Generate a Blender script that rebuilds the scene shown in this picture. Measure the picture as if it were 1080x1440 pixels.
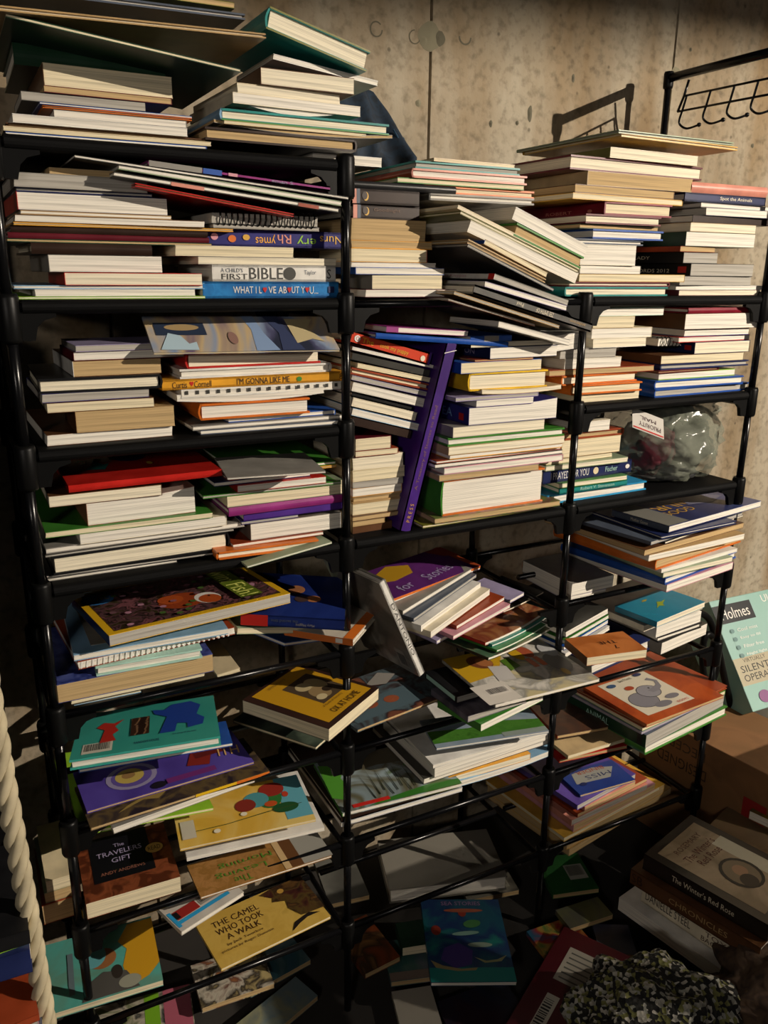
import bpy, bmesh, math, random
from mathutils import Vector, Matrix, noise
rnd = random.Random(7)
for o in list(bpy.data.objects): bpy.data.objects.remove(o)
SC = bpy.context.scene
COL = SC.collection

# ---------------------------------------------------------------- camera
F, PT, RL, YW, CH = 1148.4, .2868, .0106, 1.0835, 1.32
_fw = Vector((math.cos(YW)*math.cos(PT), math.sin(YW)*math.cos(PT), -math.sin(PT)))
_rt = Vector((math.sin(YW), -math.cos(YW), 0))
_up = _rt.cross(_fw)
RT = _rt*math.cos(RL) + _up*math.sin(RL)
UP = -_rt*math.sin(RL) + _up*math.cos(RL)
CP = Vector((0, 0, CH))
cam = bpy.data.cameras.new('camera')
cam.sensor_fit = 'HORIZONTAL'; cam.sensor_width = 36; cam.lens = 36*F/1080
cam.clip_start = .02
camo = bpy.data.objects.new('camera', cam); COL.objects.link(camo)
M = Matrix((RT, UP, -_fw)).transposed().to_4x4(); M.translation = CP
camo.matrix_world = M
SC.camera = camo

# ---------------------------------------------------------------- light
W = bpy.data.worlds.new('room_ambient'); SC.world = W; W.use_nodes = True
W.node_tree.nodes['Background'].inputs[0].default_value = (.62, .60, .62, 1)
W.node_tree.nodes['Background'].inputs[1].default_value = .035
LAMP_POS = Vector((2.85, -1.3, 2.3)); LAMP_W = 180000.0
FILL_POS = Vector((-.95, -.85, 1.6)); FILL_W = 60.0
SC.view_settings.view_transform = 'Standard'; SC.view_settings.look = 'None'
SC.view_settings.gamma = 1; SC.view_settings.use_curve_mapping = False
SC.view_settings.exposure = 0.0

# ---------------------------------------------------------------- photo pixel -> place helpers
Y0, X1, BW, Z0, DZ = 1.0857, .51, .44, CH+.1244, .1814        # rack front plane, post spacing, shelf levels
WALLY = Y0+.37
def ray(x, y): return RT*((x-540)/F) - UP*((y-720)/F) + _fw
def onY(x, y, v): d = ray(x, y); return CP + d*((Y0+v)/d.y)
def onZ(x, y, z): d = ray(x, y); return CP + d*((z-CH)/d.z)
def lev(l): return Z0 - DZ*l + .02                             # top of shelf l
def postx(p): return X1+(p-1)*BW

# ---------------------------------------------------------------- materials
PAL = dict(white='d9d6cf', cream='d6c6a2', ivory='d8cdb4', tan='a88a5e', brown='5a3a22', grey='85817a', charcoal='34332f',
  black='121214', red='b3211a', maroon='5c1420', crimson='7a1226', orange='c8671f', amber='d99a2a', yellow='d6ac1e', olive='6c6a22',
  green='3b7a2a', lime='86b52c', mint='a9cfc0', teal='1f7f7a', cyan='2a8fc0', blue='1f4c9c', navy='1a2450', indigo='2c2a6a',
  purple='4a2a80', violet='54408c', lilac='9a90b0', magenta='8a2a72', pink='c48a96', salmon='c98472', rust='8e3a1c', slate='4a5260',
  sky='7fa6c4', gold='c79a3a', sand='b89f76', sage='8a9a7c', darkgreen='1c3a28', darkbrown='2c1c14')
def lin(h):
    if not isinstance(h, str): return tuple(h)[:3]
    h = PAL.get(h, h)
    v = [int(h[i:i+2], 16)/255 for i in (0, 2, 4)]
    return tuple(c/12.92 if c <= .04045 else ((c+.055)/1.055)**2.4 for c in v)
_mat = {}
def newmat(n):
    m = bpy.data.materials.new(n); m.use_nodes = True
    nt = m.node_tree; return m, nt, nt.nodes['Principled BSDF']
def N(nt, t, **k):
    n = nt.nodes.new(t)
    for a, b in k.items(): setattr(n, a, b)
    return n
def ramp(nt, cols, interp='LINEAR', pos=None):
    r = N(nt, 'ShaderNodeValToRGB'); r.color_ramp.interpolation = interp
    e = r.color_ramp.elements
    for i, c in enumerate(cols):
        p = pos[i] if pos else i/max(1, len(cols)-1) if interp == 'LINEAR' else i/len(cols)
        if i < 2: el = e[i]; el.position = p
        else: el = e.new(p)
        el.color = (*lin(c), 1)
    return r
def cover_mat(c, rough=.34):
    k = ('cover', c, rough)
    if k in _mat: return _mat[k]
    m, nt, b = newmat('cover_'+str(c)); L = nt.links.new
    tc = N(nt, 'ShaderNodeTexCoord'); no = N(nt, 'ShaderNodeTexNoise'); no.inputs['Scale'].default_value = 22; no.inputs['Detail'].default_value = 6
    L(tc.outputs['Object'], no.inputs['Vector'])
    l = lin(c); r = ramp(nt, [tuple(x*.72 for x in l), tuple(min(1, x*1.12+.004) for x in l)], pos=[.3, .7])
    L(no.outputs['Fac'], r.inputs[0]); L(r.outputs[0], b.inputs['Base Color'])
    b.inputs['Roughness'].default_value = rough; b.inputs['Specular IOR Level'].default_value = .35
    _mat[k] = m; return m
def flat_mat(c, rough=.5, metal=0):
    k = ('flat', c, rough, metal)
    if k in _mat: return _mat[k]
    m, nt, b = newmat('print_'+str(c)); b.inputs['Base Color'].default_value = (*lin(c), 1)
    b.inputs['Roughness'].default_value = rough; b.inputs['Metallic'].default_value = metal
    _mat[k] = m; return m
def paper_mat(c):
    k = ('paper', c)
    if k in _mat: return _mat[k]
    m, nt, b = newmat('paper_'+str(c)); L = nt.links.new
    tc = N(nt, 'ShaderNodeTexCoord'); mp = N(nt, 'ShaderNodeMapping'); mp.inputs['Scale'].default_value = (5, 5, 900)
    no = N(nt, 'ShaderNodeTexNoise'); no.inputs['Scale'].default_value = 1.0; no.inputs['Detail'].default_value = 3
    L(tc.outputs['Object'], mp.inputs[0]); L(mp.outputs[0], no.inputs['Vector'])
    l = lin(c); r = ramp(nt, [tuple(x*.62 for x in l), l], pos=[.32, .56])
    L(no.outputs['Fac'], r.inputs[0]); L(r.outputs[0], b.inputs['Base Color'])
    bp = N(nt, 'ShaderNodeBump'); bp.inputs['Strength'].default_value = .25; bp.inputs['Distance'].default_value = .0006
    L(no.outputs['Fac'], bp.inputs['Height']); L(bp.outputs[0], b.inputs['Normal'])
    b.inputs['Roughness'].default_value = .85
    _mat[k] = m; return m
def art_mat(cols, scale=14, kind='noise', rough=.3, seed=0, stretch=(1, 1, 1)):
    k = ('art', tuple(cols), scale, kind, rough, seed, stretch)
    if k in _mat: return _mat[k]
    m, nt, b = newmat('artwork_'+cols[0]); L = nt.links.new
    tc = N(nt, 'ShaderNodeTexCoord'); mp = N(nt, 'ShaderNodeMapping'); mp.inputs['Location'].default_value = (seed*1.7, seed*.9, seed*.31); mp.inputs['Scale'].default_value = stretch
    L(tc.outputs['Object'], mp.inputs[0])
    if kind == 'noise':
        t = N(nt, 'ShaderNodeTexNoise'); t.inputs['Scale'].default_value = scale; t.inputs['Detail'].default_value = 4; t.inputs['Distortion'].default_value = .8; out = t.outputs['Fac']
        pos = [.28+.44*i/max(1, len(cols)) for i in range(len(cols))]
    elif kind == 'voronoi':
        t = N(nt, 'ShaderNodeTexVoronoi'); t.inputs['Scale'].default_value = scale
        s = N(nt, 'ShaderNodeSeparateColor'); L(t.outputs['Color'], s.inputs[0]); out = s.outputs[0]; pos = [i/len(cols) for i in range(len(cols))]
    else:
        t = N(nt, 'ShaderNodeTexWave'); t.inputs['Scale'].default_value = scale; t.inputs['Distortion'].default_value = 3; out = t.outputs['Fac']; pos = [i/len(cols) for i in range(len(cols))]
    L(mp.outputs[0], t.inputs['Vector'])
    r = ramp(nt, cols, 'CONSTANT' if kind != 'noise' else 'LINEAR', pos)
    L(out, r.inputs[0]); L(r.outputs[0], b.inputs['Base Color']); b.inputs['Roughness'].default_value = rough
    _mat[k] = m; return m

# ---------------------------------------------------------------- mesh helpers
def obj(name, verts, faces, mat, parent=None, smooth=False):
    me = bpy.data.meshes.new(name); me.from_pydata([tuple(v) for v in verts], [], faces); me.update()
    return link(name, me, mat, parent, smooth)
def link(name, me, mat, parent=None, smooth=False):
    if mat and not me.materials: me.materials.append(mat)
    if smooth:
        for p in me.polygons: p.use_smooth = True
    o = bpy.data.objects.new(name, me); COL.objects.link(o)
    if parent: o.parent = parent
    return o
def empty(name, label, cat, mat4=None, group=None):
    o = bpy.data.objects.new(name, None); COL.objects.link(o); o.empty_display_size = .02
    if mat4 is not None: o.matrix_world = mat4
    o['label'] = label; o['category'] = cat
    if group: o['group'] = group
    return o
def tag(o, label, cat, group=None):
    o['label'] = label; o['category'] = cat
    if group: o['group'] = group
    return o
def bx(V, Fc, x0, x1, y0, y1, z0, z1, nx=1):
    b = len(V)
    for i in range(nx+1):
        x = x0+(x1-x0)*i/nx
        V += [(x, y0, z0), (x, y1, z0), (x, y1, z1), (x, y0, z1)]
    Fc.append((b, b+3, b+2, b+1)); e = b+4*nx; Fc.append((e, e+1, e+2, e+3))
    for i in range(nx):
        p = b+4*i; q = p+4
        for j in range(4):
            k = (j+1) % 4; Fc.append((p+j, p+k, q+k, q+j))
def tube(V, Fc, pts, r, n=8, caps=True):
    pts = [Vector(p) for p in pts]; b = len(V); m = len(pts)
    t0 = (pts[1]-pts[0]).normalized(); a = t0.orthogonal().normalized()
    for i, p in enumerate(pts):
        t = (pts[min(i+1, m-1)]-pts[max(i-1, 0)]).normalized()
        a = (a - t*a.dot(t)).normalized(); c = t.cross(a)
        ri = r[i] if isinstance(r, (list, tuple)) else r
        for j in range(n):
            g = 2*math.pi*j/n; V.append(tuple(p + (a*math.cos(g)+c*math.sin(g))*ri))
    for i in range(m-1):
        for j in range(n):
            k = (j+1) % n; Fc.append((b+i*n+j, b+i*n+k, b+(i+1)*n+k, b+(i+1)*n+j))
    if caps: Fc.append(tuple(b+j for j in range(n))[::-1]); Fc.append(tuple(b+(m-1)*n+j for j in range(n)))

# ---------------------------------------------------------------- flat print: lettering and shapes
_txt = {}
def text_mesh(s, bold=0):
    k = (s, bold)
    if k in _txt: return _txt[k]
    cu = bpy.data.curves.new('lettering', 'FONT'); cu.body = s; cu.resolution_u = 2; cu.offset = bold
    cu.align_x = 'CENTER'
    o = bpy.data.objects.new('lettering', cu); COL.objects.link(o)
    dg = bpy.context.evaluated_depsgraph_get(); me = bpy.data.meshes.new_from_object(o.evaluated_get(dg))
    bpy.data.objects.remove(o)
    vs = [v.co.copy() for v in me.vertices]; fs = [tuple(p.vertices) for p in me.polygons]
    bpy.data.meshes.remove(me)
    x0 = min(v.x for v in vs); x1 = max(v.x for v in vs); y0 = min(v.y for v in vs); y1 = max(v.y for v in vs)
    _txt[k] = ([((v.x-(x0+x1)/2), (v.y-(y0+y1)/2)) for v in vs], fs, x1-x0, y1-y0); return _txt[k]
def poly_ell(n=20): return [(math.cos(2*math.pi*i/n), math.sin(2*math.pi*i/n)) for i in range(n)]
HEART = [(0, -1), (.95, .15), (.95, .6), (.6, .95), (.2, .85), (0, .5), (-.2, .85), (-.6, .95), (-.95, .6), (-.95, .15)]
def do_prints(root, w, d, t, prints):
    lay = {}
    for p in prints:
        face, kind, cx, cy, sw, sh, rot, col = p[:8]; data = p[8] if len(p) > 8 else None
        if face == 'T': O, X, Y, fw, fh, nz = Vector((0, 0, t)), Vector((1, 0, 0)), Vector((0, 1, 0)), w, d, Vector((0, 0, 1))
        elif face == 'F': O, X, Y, fw, fh, nz = Vector((0, 0, 0)), Vector((1, 0, 0)), Vector((0, 0, 1)), w, t, Vector((0, -1, 0))
        else: O, X, Y, fw, fh, nz = Vector((0, d, 0)), Vector((0, -1, 0)), Vector((0, 0, 1)), d, t, Vector((-1, 0, 0))
        lay[face] = lay.get(face, 0)+1
        C = O + X*(cx*fw) + Y*(cy*fh) + nz*(.00035 + .00012*lay[face])
        a = math.radians(rot); U = X*math.cos(a)+Y*math.sin(a); Vv = -X*math.sin(a)+Y*math.cos(a)
        hw, hh = sw*fw/2, sh*fh/2
        if abs(math.sin(a)) > .7: hw, hh = sw*fh/2, sh*fw/2
        if kind == 'text':
            vs, fs, tw, th = text_mesh(data); sx = 2*hw/tw; sy = 2*hh/th
            obj('title', [C+U*(x*sx)+Vv*(y*sy) for x, y in vs], fs, flat_mat(col, .45), root)
        elif kind == 'code':
            obj('barcode', [C+U*(x*hw)+Vv*(y*hh) for x, y in ((-1, -1), (1, -1), (1, 1), (-1, 1))], [(0, 1, 2, 3)], flat_mat(col, .5), root)
            V = []; Fc = []; x = -.88; rr = random.Random(3); C2 = C + nz*.00012
            while x < .84:
                b = rr.choice((.02, .04, .06)); k = len(V)
                V += [C2+U*(xx*hw)+Vv*(yy*hh) for xx, yy in ((x, -.5), (x+b, -.5), (x+b, .85), (x, .85))]; Fc.append((k, k+1, k+2, k+3)); x += b+rr.choice((.03, .05))
            obj('barcode_bars', V, Fc, flat_mat('black', .5), root)
        else:
            pts = {'rect': [(-1, -1), (1, -1), (1, 1), (-1, 1)], 'ell': poly_ell(), 'heart': HEART}.get(kind) or data
            m = col if isinstance(col, bpy.types.Material) else flat_mat(col, .4)
            obj('cover_picture', [C+U*(x*hw)+Vv*(y*hh) for x, y in pts], [tuple(range(len(pts)))], m, root)

# ---------------------------------------------------------------- books
ORD = ['lowest', 'second', 'third', 'fourth', 'fifth', 'sixth', 'seventh', 'eighth', 'ninth', 'tenth', 'eleventh', 'twelfth', 'thirteenth',
       'fourteenth', 'fifteenth', 'sixteenth', 'seventeenth', 'eighteenth', 'nineteenth', 'twentieth', 'twenty-first', 'twenty-second', 'twenty-third', 'twenty-fourth']
KIND = dict(h='hardcover_book', hs='hardcover_book', p='paperback_book', ps='paperback_book', m='picture_book', ms='picture_book', g='magazine', n='spiral_notebook', b='board_book')
PCOL = dict(w='e2dccf', c='dccfae', t='b89c6e', g='a9a49a', i='e3d9c0')
PWORD = dict(w='white', c='cream', t='tan', g='grey', i='ivory')
labels_seen = {}
def colword(c): return {'darkgreen': 'dark green', 'darkbrown': 'dark brown'}.get(c, c)
def build_book(mat4, w, d, t, k, c, s='B', p=None, label='', group=None, art=None, sc=None, bend=0, curl=0, pr=(), name=None, lean=None, rough=.34):
    root = empty(name or KIND[k], label, 'magazine' if k == 'g' else 'notebook' if k == 'n' else 'book', mat4, group)
    labels_seen.setdefault(label, []).append(root.name)
    hard = k[0] in 'hb'
    ct = min(.0028 if hard else .0012 if k[0] == 'm' else .0007, t*(.3 if k[0] == 'h' and t < .013 else .24)); ov = (.003 if k[0] == 'h' else .0004)
    if p is None: p = rnd.choice('wwwci')
    nx = 10 if (bend or curl) else 1
    def fix(V):
        out = []
        for x, y, z in V:
            u = x/w
            if bend: z += bend*(2*u-1)**2*(1 if bend > 0 else 1)
            if curl and z > t*.7: z += curl*max(0, (u if s in 'LBF' else 1-u)-.25)**2
            out.append((x, y, z))
        return out
    m = art or cover_mat(c, rough)
    spm = cover_mat(sc, rough) if sc else m
    # cover boards and spine
    V = []; Fc = []
    bx(V, Fc, 0, w, 0, d, 0, ct, nx); bx(V, Fc, 0, w, 0, d, t-ct, t, nx)
    SV, SF = (V, Fc) if not sc else ([], [])
    bulge = 0.0 if any(q[0] == s for q in pr) else min(.0035, t*.16) if k[0] == 'h' else 0.0
    n = 6 if bulge else 1; b0 = len(SV)
    L = d if s in 'LR' else w
    prof = [(-(bulge*math.sin(math.pi*i/n)), t*i/n) for i in range(n+1)]
    ns = nx if s in 'FB' else 1
    th = max(ct, .0006)
    for e in range(ns+1):
        for q, (o_, z) in enumerate(prof):
            a = L*e/ns
            for off in (o_, o_+th):
                SV.append({'F': (a, off, z), 'B': (a, d-off, z), 'L': (off, a, z), 'R': (w-off, a, z)}[s])
    R_ = 2*(n+1)
    for e in range(ns):
        for q in range(n):
            i0 = b0+e*R_+2*q
            SF += [(i0, i0+R_, i0+R_+2, i0+2), (i0+1, i0+3, i0+R_+3, i0+R_+1)]
    for e in (0, ns):
        for q in range(n):
            i0 = b0+e*R_+2*q; SF.append((i0, i0+2, i0+3, i0+1))
    obj('cover', fix(V), Fc, m, root)
    if sc: obj('spine', fix(SV), SF, spm, root)
    # page block
    V = []; Fc = []
    i = {'F': 0, 'B': 0, 'L': 0, 'R': 0}
    for q in 'FBLR': i[q] = ct*.9 if q == s else ov
    if k in ('ms', 'ps') or k == 'b': pass
    bx(V, Fc, i['L'], w-i['R'], i['F'], d-i['B'], ct*.95, t-ct*.95, nx)
    ln = rnd.uniform(-.0015, .0015) if lean is None else lean
    V = [(x+ln*(z/t-.5)*(0 if s in 'LR' else 1), y, z) for x, y, z in V]
    obj('page_block', fix(V), Fc, paper_mat(PCOL[p]), root)
    if k == 'n':
        V = []; Fc = []; nn = max(6, int(w/.008))
        cu = []
        for j in range(nn*8+1):
            g = 2*math.pi*j/8; cu.append((w*.03+w*.94*j/(nn*8), .004-.0*g+(t*.5+.002)*math.sin(g)*.8, t*.5+(t*.5+.0025)*math.cos(g)))
        tube(V, Fc, cu, .0009, 5); obj('wire_coil', V, Fc, flat_mat(rnd.choice(['black', 'grey']), .3, .6), root, True)
    if pr: do_prints(root, w, d, t, pr)
    return root
def frame(P, yaw=0, roll=0, pitch=0):
    m = Matrix.Rotation(math.radians(yaw), 4, 'Z') @ Matrix.Rotation(math.radians(roll), 4, 'Y') @ Matrix.Rotation(math.radians(pitch), 4, 'X')
    m.translation = P; return m
def autod(w):
    return .165 if w < .11 else .115 if w < .15 and rnd.random() < .4 else .21 if w > .19 else .185
def mklabel(k, c, p, front, i, phrase):
    what = KIND[k].replace('_book', '').replace('_', ' ')
    if what in ('picture', 'board'): what += ' book'
    face = ("spine out" if front else PWORD[p]+" pages out")
    return f"{colword(c)} {what}, {face}, {ORD[i] + (' up' if i else '')} in {phrase}"
def b(*a, **o): return (a, o)
def stack(phrase, v, zb, rows, yaw=0, d=None, jit=1.6, s=None, vj=.004, group=None):
    """a pile, listed from the lowest book up: b(xl, xr, y of lower edge, thickness px, kind, cover)"""
    its = []
    for (a, o) in rows:
        xl, xr, yb, tp, k, c = a[:6]
        vv = v + o.get('dv', 0) + rnd.uniform(-vj, vj)
        xm = (xl+xr)/2
        P = onY(xm if yaw == 0 else xl, yb, vv); z = P.z
        mp = (onY(xm, yb-100, vv).z - onY(xm, yb, vv).z)/100
        its.append([a, o, vv, z, tp*mp])
    off = (zb-its[0][3]) if zb is not None else 0
    for it in its: it[3] += off
    for i in range(len(its)-1):
        gap = its[i+1][3]-its[i][3]; t = its[i][4]
        if .45*t < gap < 1.9*t: its[i][4] = max(.0022, gap-.0002)
        else: its[i+1][3] = max(its[i+1][3], its[i][3]+t+.0002) if gap < t else its[i][3]+t+.0002 if gap < 3*t+.02 else its[i+1][3]
        if its[i+1][3] < its[i][3]+its[i][4]: its[i+1][3] = its[i][3]+its[i][4]+.0002
    out = []
    for i, (a, o, vv, z, t) in enumerate(its):
        xl, xr, yb, tp, k, c = a[:6]
        o = dict(o); o.pop('dv', None)
        yw = o.pop('yaw', None)
        yw = yaw + rnd.uniform(-jit, jit) if yw is None else yw
        P0 = onY(xl, yb, vv); P0.z = z
        e = Vector((math.cos(math.radians(yw)), math.sin(math.radians(yw)), 0))
        r = ray(xr, yb - (xr-xl)*.12 if yaw else yb)     # where the right end's sight line meets the vertical plane of the front edge
        A = r.x; B_ = r.y
        k2 = (e.x*P0.y - e.y*P0.x)/(e.x*B_ - e.y*A)
        w = (r*k2 + CP - P0).to_2d().dot(e.to_2d())
        w = min(max(w, .03), .42)
        dd = o.pop('d', None) or d or autod(w)
        front = len(k) > 1 or k == 'b'
        ss = o.pop('s', None) or ('F' if front else (s or rnd.choice('BBBR')))
        p = o.pop('p', None) or rnd.choice('wwwwi')
        lab = o.pop('l', None) or mklabel(k, c, p, front, i, phrase)
        out.append(build_book(frame(P0, yw), w, dd, t, k, c, ss, p, lab, group or 'books in the '+phrase, **o))
    return out, its[-1][3]+its[-1][4]
def tilt(v, xl, yl, xr, yr, tp, k, c, label, d=None, s='B', p='w', yaw=0, group=None, **o):
    """a book whose lower front edge runs between two photo points on the plane v"""
    A = onY(xl, yl, v); B_ = onY(xr, yr, v); w = (B_-A).length
    roll = -math.degrees(math.atan2(B_.z-A.z, (B_-A).to_2d().length))
    t = abs(onY(xl, yl-tp, v).z-A.z)*math.cos(math.radians(roll))
    if len(k) > 1 or k == 'b': s = 'F'
    return build_book(frame(A, yaw, roll), w, d or autod(w), t, k, c, s, p, label, group, **o)
def quad(c, v, t, k, col, label, tx=0, ty=0, z=None, s='L', p='w', group=None, **o):
    """a book whose top cover has the photo corners c (near-left first, anticlockwise); tx/ty lean its plane"""
    P0 = onY(*c[0], v) if z is None else onZ(*c[0], z)
    a, b_ = math.radians(tx), math.radians(ty)
    n = Vector((math.cos(a)*math.sin(b_), -math.sin(a), math.cos(a)*math.cos(b_)))
    Ps = [CP + (r := ray(*q))*((P0-CP).dot(n)/r.dot(n)) for q in c]
    X = (Ps[1]-Ps[0]+Ps[2]-Ps[3])/2; Y = (Ps[3]-Ps[0]+Ps[2]-Ps[1])/2; C = sum(Ps, Vector())/4
    w, d = X.length, Y.length; X.normalize(); Y.normalize()
    q = (X+Y).normalized(); g = n.cross(q)                    # nearest right-angled pair
    X2 = (q-g).normalized(); Y2 = (q+g).normalized()
    if X2.dot(X) < Y2.dot(X): X2, Y2 = Y2, X2
    O = C - X2*w/2 - Y2*d/2 - n*t
    m = Matrix((X2, Y2, n)).transposed().to_4x4(); m.translation = O
    return build_book(m, w, d, t, k, col, s, p, label, group, **o)

# ================================================================ structure
def concrete():
    m, nt, b = newmat('bare_concrete'); L = nt.links.new
    tc = N(nt, 'ShaderNodeTexCoord')
    n1 = N(nt, 'ShaderNodeTexNoise'); n1.inputs['Scale'].default_value = 2.6; n1.inputs['Detail'].default_value = 8; n1.inputs['Roughness'].default_value = .65
    n2 = N(nt, 'ShaderNodeTexNoise'); n2.inputs['Scale'].default_value = 55; n2.inputs['Detail'].default_value = 5
    mp = N(nt, 'ShaderNodeMapping'); mp.inputs['Scale'].default_value = (3.2, 3.2, .8)
    n3 = N(nt, 'ShaderNodeTexNoise'); n3.inputs['Scale'].default_value = 2.2; n3.inputs['Detail'].default_value = 6
    vo = N(nt, 'ShaderNodeTexVoronoi'); vo.inputs['Scale'].default_value = 17; vo.inputs['Randomness'].default_value = 1
    for n in (n1, n2, vo): L(tc.outputs['Object'], n.inputs['Vector'])
    L(tc.outputs['Object'], mp.inputs[0]); L(mp.outputs[0], n3.inputs['Vector'])
    r1 = ramp(nt, ['857b69', '9c917d', 'a89f8d'], pos=[.3, .5, .72]); L(n1.outputs['Fac'], r1.inputs[0])
    r3 = ramp(nt, ['c0a06a', 'ffffff'], pos=[.34, .56]); L(n3.outputs['Fac'], r3.inputs[0])
    mx = N(nt, 'ShaderNodeMix', data_type='RGBA', blend_type='MULTIPLY'); mx.inputs['Factor'].default_value = .7
    L(r1.outputs[0], mx.inputs['A']); L(r3.outputs[0], mx.inputs['B'])
    r2 = ramp(nt, ['6f6a58', 'ffffff'], pos=[.3, .52]); L(n2.outputs['Fac'], r2.inputs[0])
    m2 = N(nt, 'ShaderNodeMix', data_type='RGBA', blend_type='MULTIPLY'); m2.inputs['Factor'].default_value = .45
    L(mx.outputs['Result'], m2.inputs['A']); L(r2.outputs[0], m2.inputs['B'])
    rv = ramp(nt, ['4e4a3e', 'ffffff'], pos=[.03, .08]); L(vo.outputs['Distance'], rv.inputs[0])   # bug holes
    m3 = N(nt, 'ShaderNodeMix', data_type='RGBA', blend_type='MULTIPLY'); m3.inputs['Factor'].default_value = .5
    L(m2.outputs['Result'], m3.inputs['A']); L(rv.outputs[0], m3.inputs['B'])
    L(m3.outputs['Result'], b.inputs['Base Color']); b.inputs['Roughness'].default_value = .9
    ad = N(nt, 'ShaderNodeMath', operation='ADD'); L(n2.outputs['Fac'], ad.inputs[0]); L(rv.outputs[0], ad.inputs[1])
    bp = N(nt, 'ShaderNodeBump'); bp.inputs['Strength'].default_value = .35; bp.inputs['Distance'].default_value = .004
    L(ad.outputs[0], bp.inputs['Height']); L(bp.outputs[0], b.inputs['Normal'])
    return m
CONC = concrete()
# back wall: cast panels with recessed form seams between them
wr = obj('wall_back', *(lambda V, Fc: (bx(V, Fc, -2.2, 3.6, WALLY+.012, WALLY+.2, 0, 2.9), (V, Fc))[1])([], []), CONC); wr['kind'] = 'structure'
s1, s2 = onY(605, 100, .37).x, onY(950, 60, .37).x
edges = [-2.2, s1-1.22, s1-.61, s1, s2, s2+.61, s2+1.22, 3.6]
for i in range(len(edges)-1):
    V = []; Fc = []; bx(V, Fc, edges[i]+.003, edges[i+1]-.003, WALLY, WALLY+.0125, 0, 2.9)
    obj('panel', V, Fc, CONC, wr)
# form-tie scars: shallow rings and plugs on the seams
scar = flat_mat('5d5848', .95); plug = flat_mat('7a745f', .95)
def ring(x, y, r, w_, arc=(0, 1), m=scar):
    P = onY(x, y, .37); V = []; Fc = []; n = 24
    for i in range(n+1):
        g = 2*math.pi*(arc[0]+(arc[1]-arc[0])*i/n)
        for q in (r, r-w_): V.append((P.x+q*math.cos(g), WALLY-.0006, P.z+q*math.sin(g)))
    for i in range(n): Fc.append((2*i, 2*i+1, 2*i+3, 2*i+2))
    obj('form_tie_scar', V, Fc, m, wr)
def blot(x, y, r, m=plug, seed=0, asp=1):
    P = onY(x, y, .37); V = [(P.x, WALLY-.003, P.z)]; n = 18
    for i in range(n):
        g = 2*math.pi*i/n; q = r*(1+.25*noise.noise((math.cos(g)*1.3+seed, math.sin(g)*1.3, seed)))
        V.append((P.x+q*math.cos(g), WALLY-.0004, P.z+q*math.sin(g)*asp))
    obj('patch', V, [(0, 1+(i+1) % n, 1+i) for i in range(n)], m, wr)
ring(529, 41, .013, .0025, (.12, 1.0)); ring(583, 52, .012, .002, (.25, .95)); ring(654, 52, .014, .003, (.5, 1.0))
blot(604, 52, .024, plug, 1); blot(617, 54, .013, scar, 2); blot(597, 56, .012, plug, 3)
blot(745, 160, .006, scar, 4, 2.4); blot(727, 173, .004, scar, 5); blot(690, 174, .004, scar, 6, 1.6); blot(588, 145, .006, plug, 7); blot(806, 110, .004, scar, 8, 2)
blot(950, 104, .014, plug, 9); blot(971, 70, .004, scar, 10); blot(1058, 205, .005, scar, 11)
V = []; Fc = []; bx(V, Fc, -2.2, 3.6, -1.6, WALLY+.2, -.1, 0); fl = obj('floor', V, Fc, None); fl['kind'] = 'structure'
m, nt, bs = newmat('dark_concrete_floor'); no = N(nt, 'ShaderNodeTexNoise'); no.inputs['Scale'].default_value = 6; no.inputs['Detail'].default_value = 8
r = ramp(nt, ['1a1715', '2e2a25'], pos=[.35, .65]); nt.links.new(no.outputs['Fac'], r.inputs[0]); nt.links.new(r.outputs[0], bs.inputs['Base Color']); bs.inputs['Roughness'].default_value = .85
fl.data.materials.append(m)

# ---------------------------------------------------------------- lamp (hangs out of frame on the right)
lp = empty('pendant_lamp', 'pendant lamp with a shallow enamel shade hanging on a black cord', 'lamp', Matrix.Translation(LAMP_POS))
V = []; Fc = []; n = 40
prof = [(.022, .10), (.08, .085), (.17, .045), (.27, -.013), (.36, -.057), (.358, -.059), (.267, -.016), (.168, .041), (.078, .081), (.02, .096)]
for i in range(n):
    g = 2*math.pi*i/n
    for r_, z in prof: V.append((r_*math.cos(g), r_*math.sin(g), z))
q = len(prof)
for i in range(n):
    for j in range(q): Fc.append((i*q+j, ((i+1) % n)*q+j, ((i+1) % n)*q+(j+1) % q, i*q+(j+1) % q))
obj('shade', V, Fc, flat_mat('charcoal', .5), lp, True)
V = []; Fc = []; tube(V, Fc, [(0, 0, .018), (0, 0, .03), (0, 0, .06), (0, 0, .13)], [.012, .017, .019, .016], 16); obj('socket', V, Fc, flat_mat('black', .5), lp)
V = []; Fc = []; tube(V, Fc, [(0, 0, .13), (0, 0, .5)], .004, 8); obj('cord', V, Fc, flat_mat('black', .6), lp)
bm = bmesh.new(); bmesh.ops.create_icosphere(bm, subdivisions=2, radius=.010); me = bpy.data.meshes.new('bulb'); bm.to_mesh(me); bm.free()
m, nt, bs = newmat('glowing_bulb'); bs.inputs['Base Color'].default_value = (0, 0, 0, 1); bs.inputs['Emission Color'].default_value = (1, .88, .73, 1); bs.inputs['Emission Strength'].default_value = LAMP_W
link('bulb', me, m, lp, True)

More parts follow.
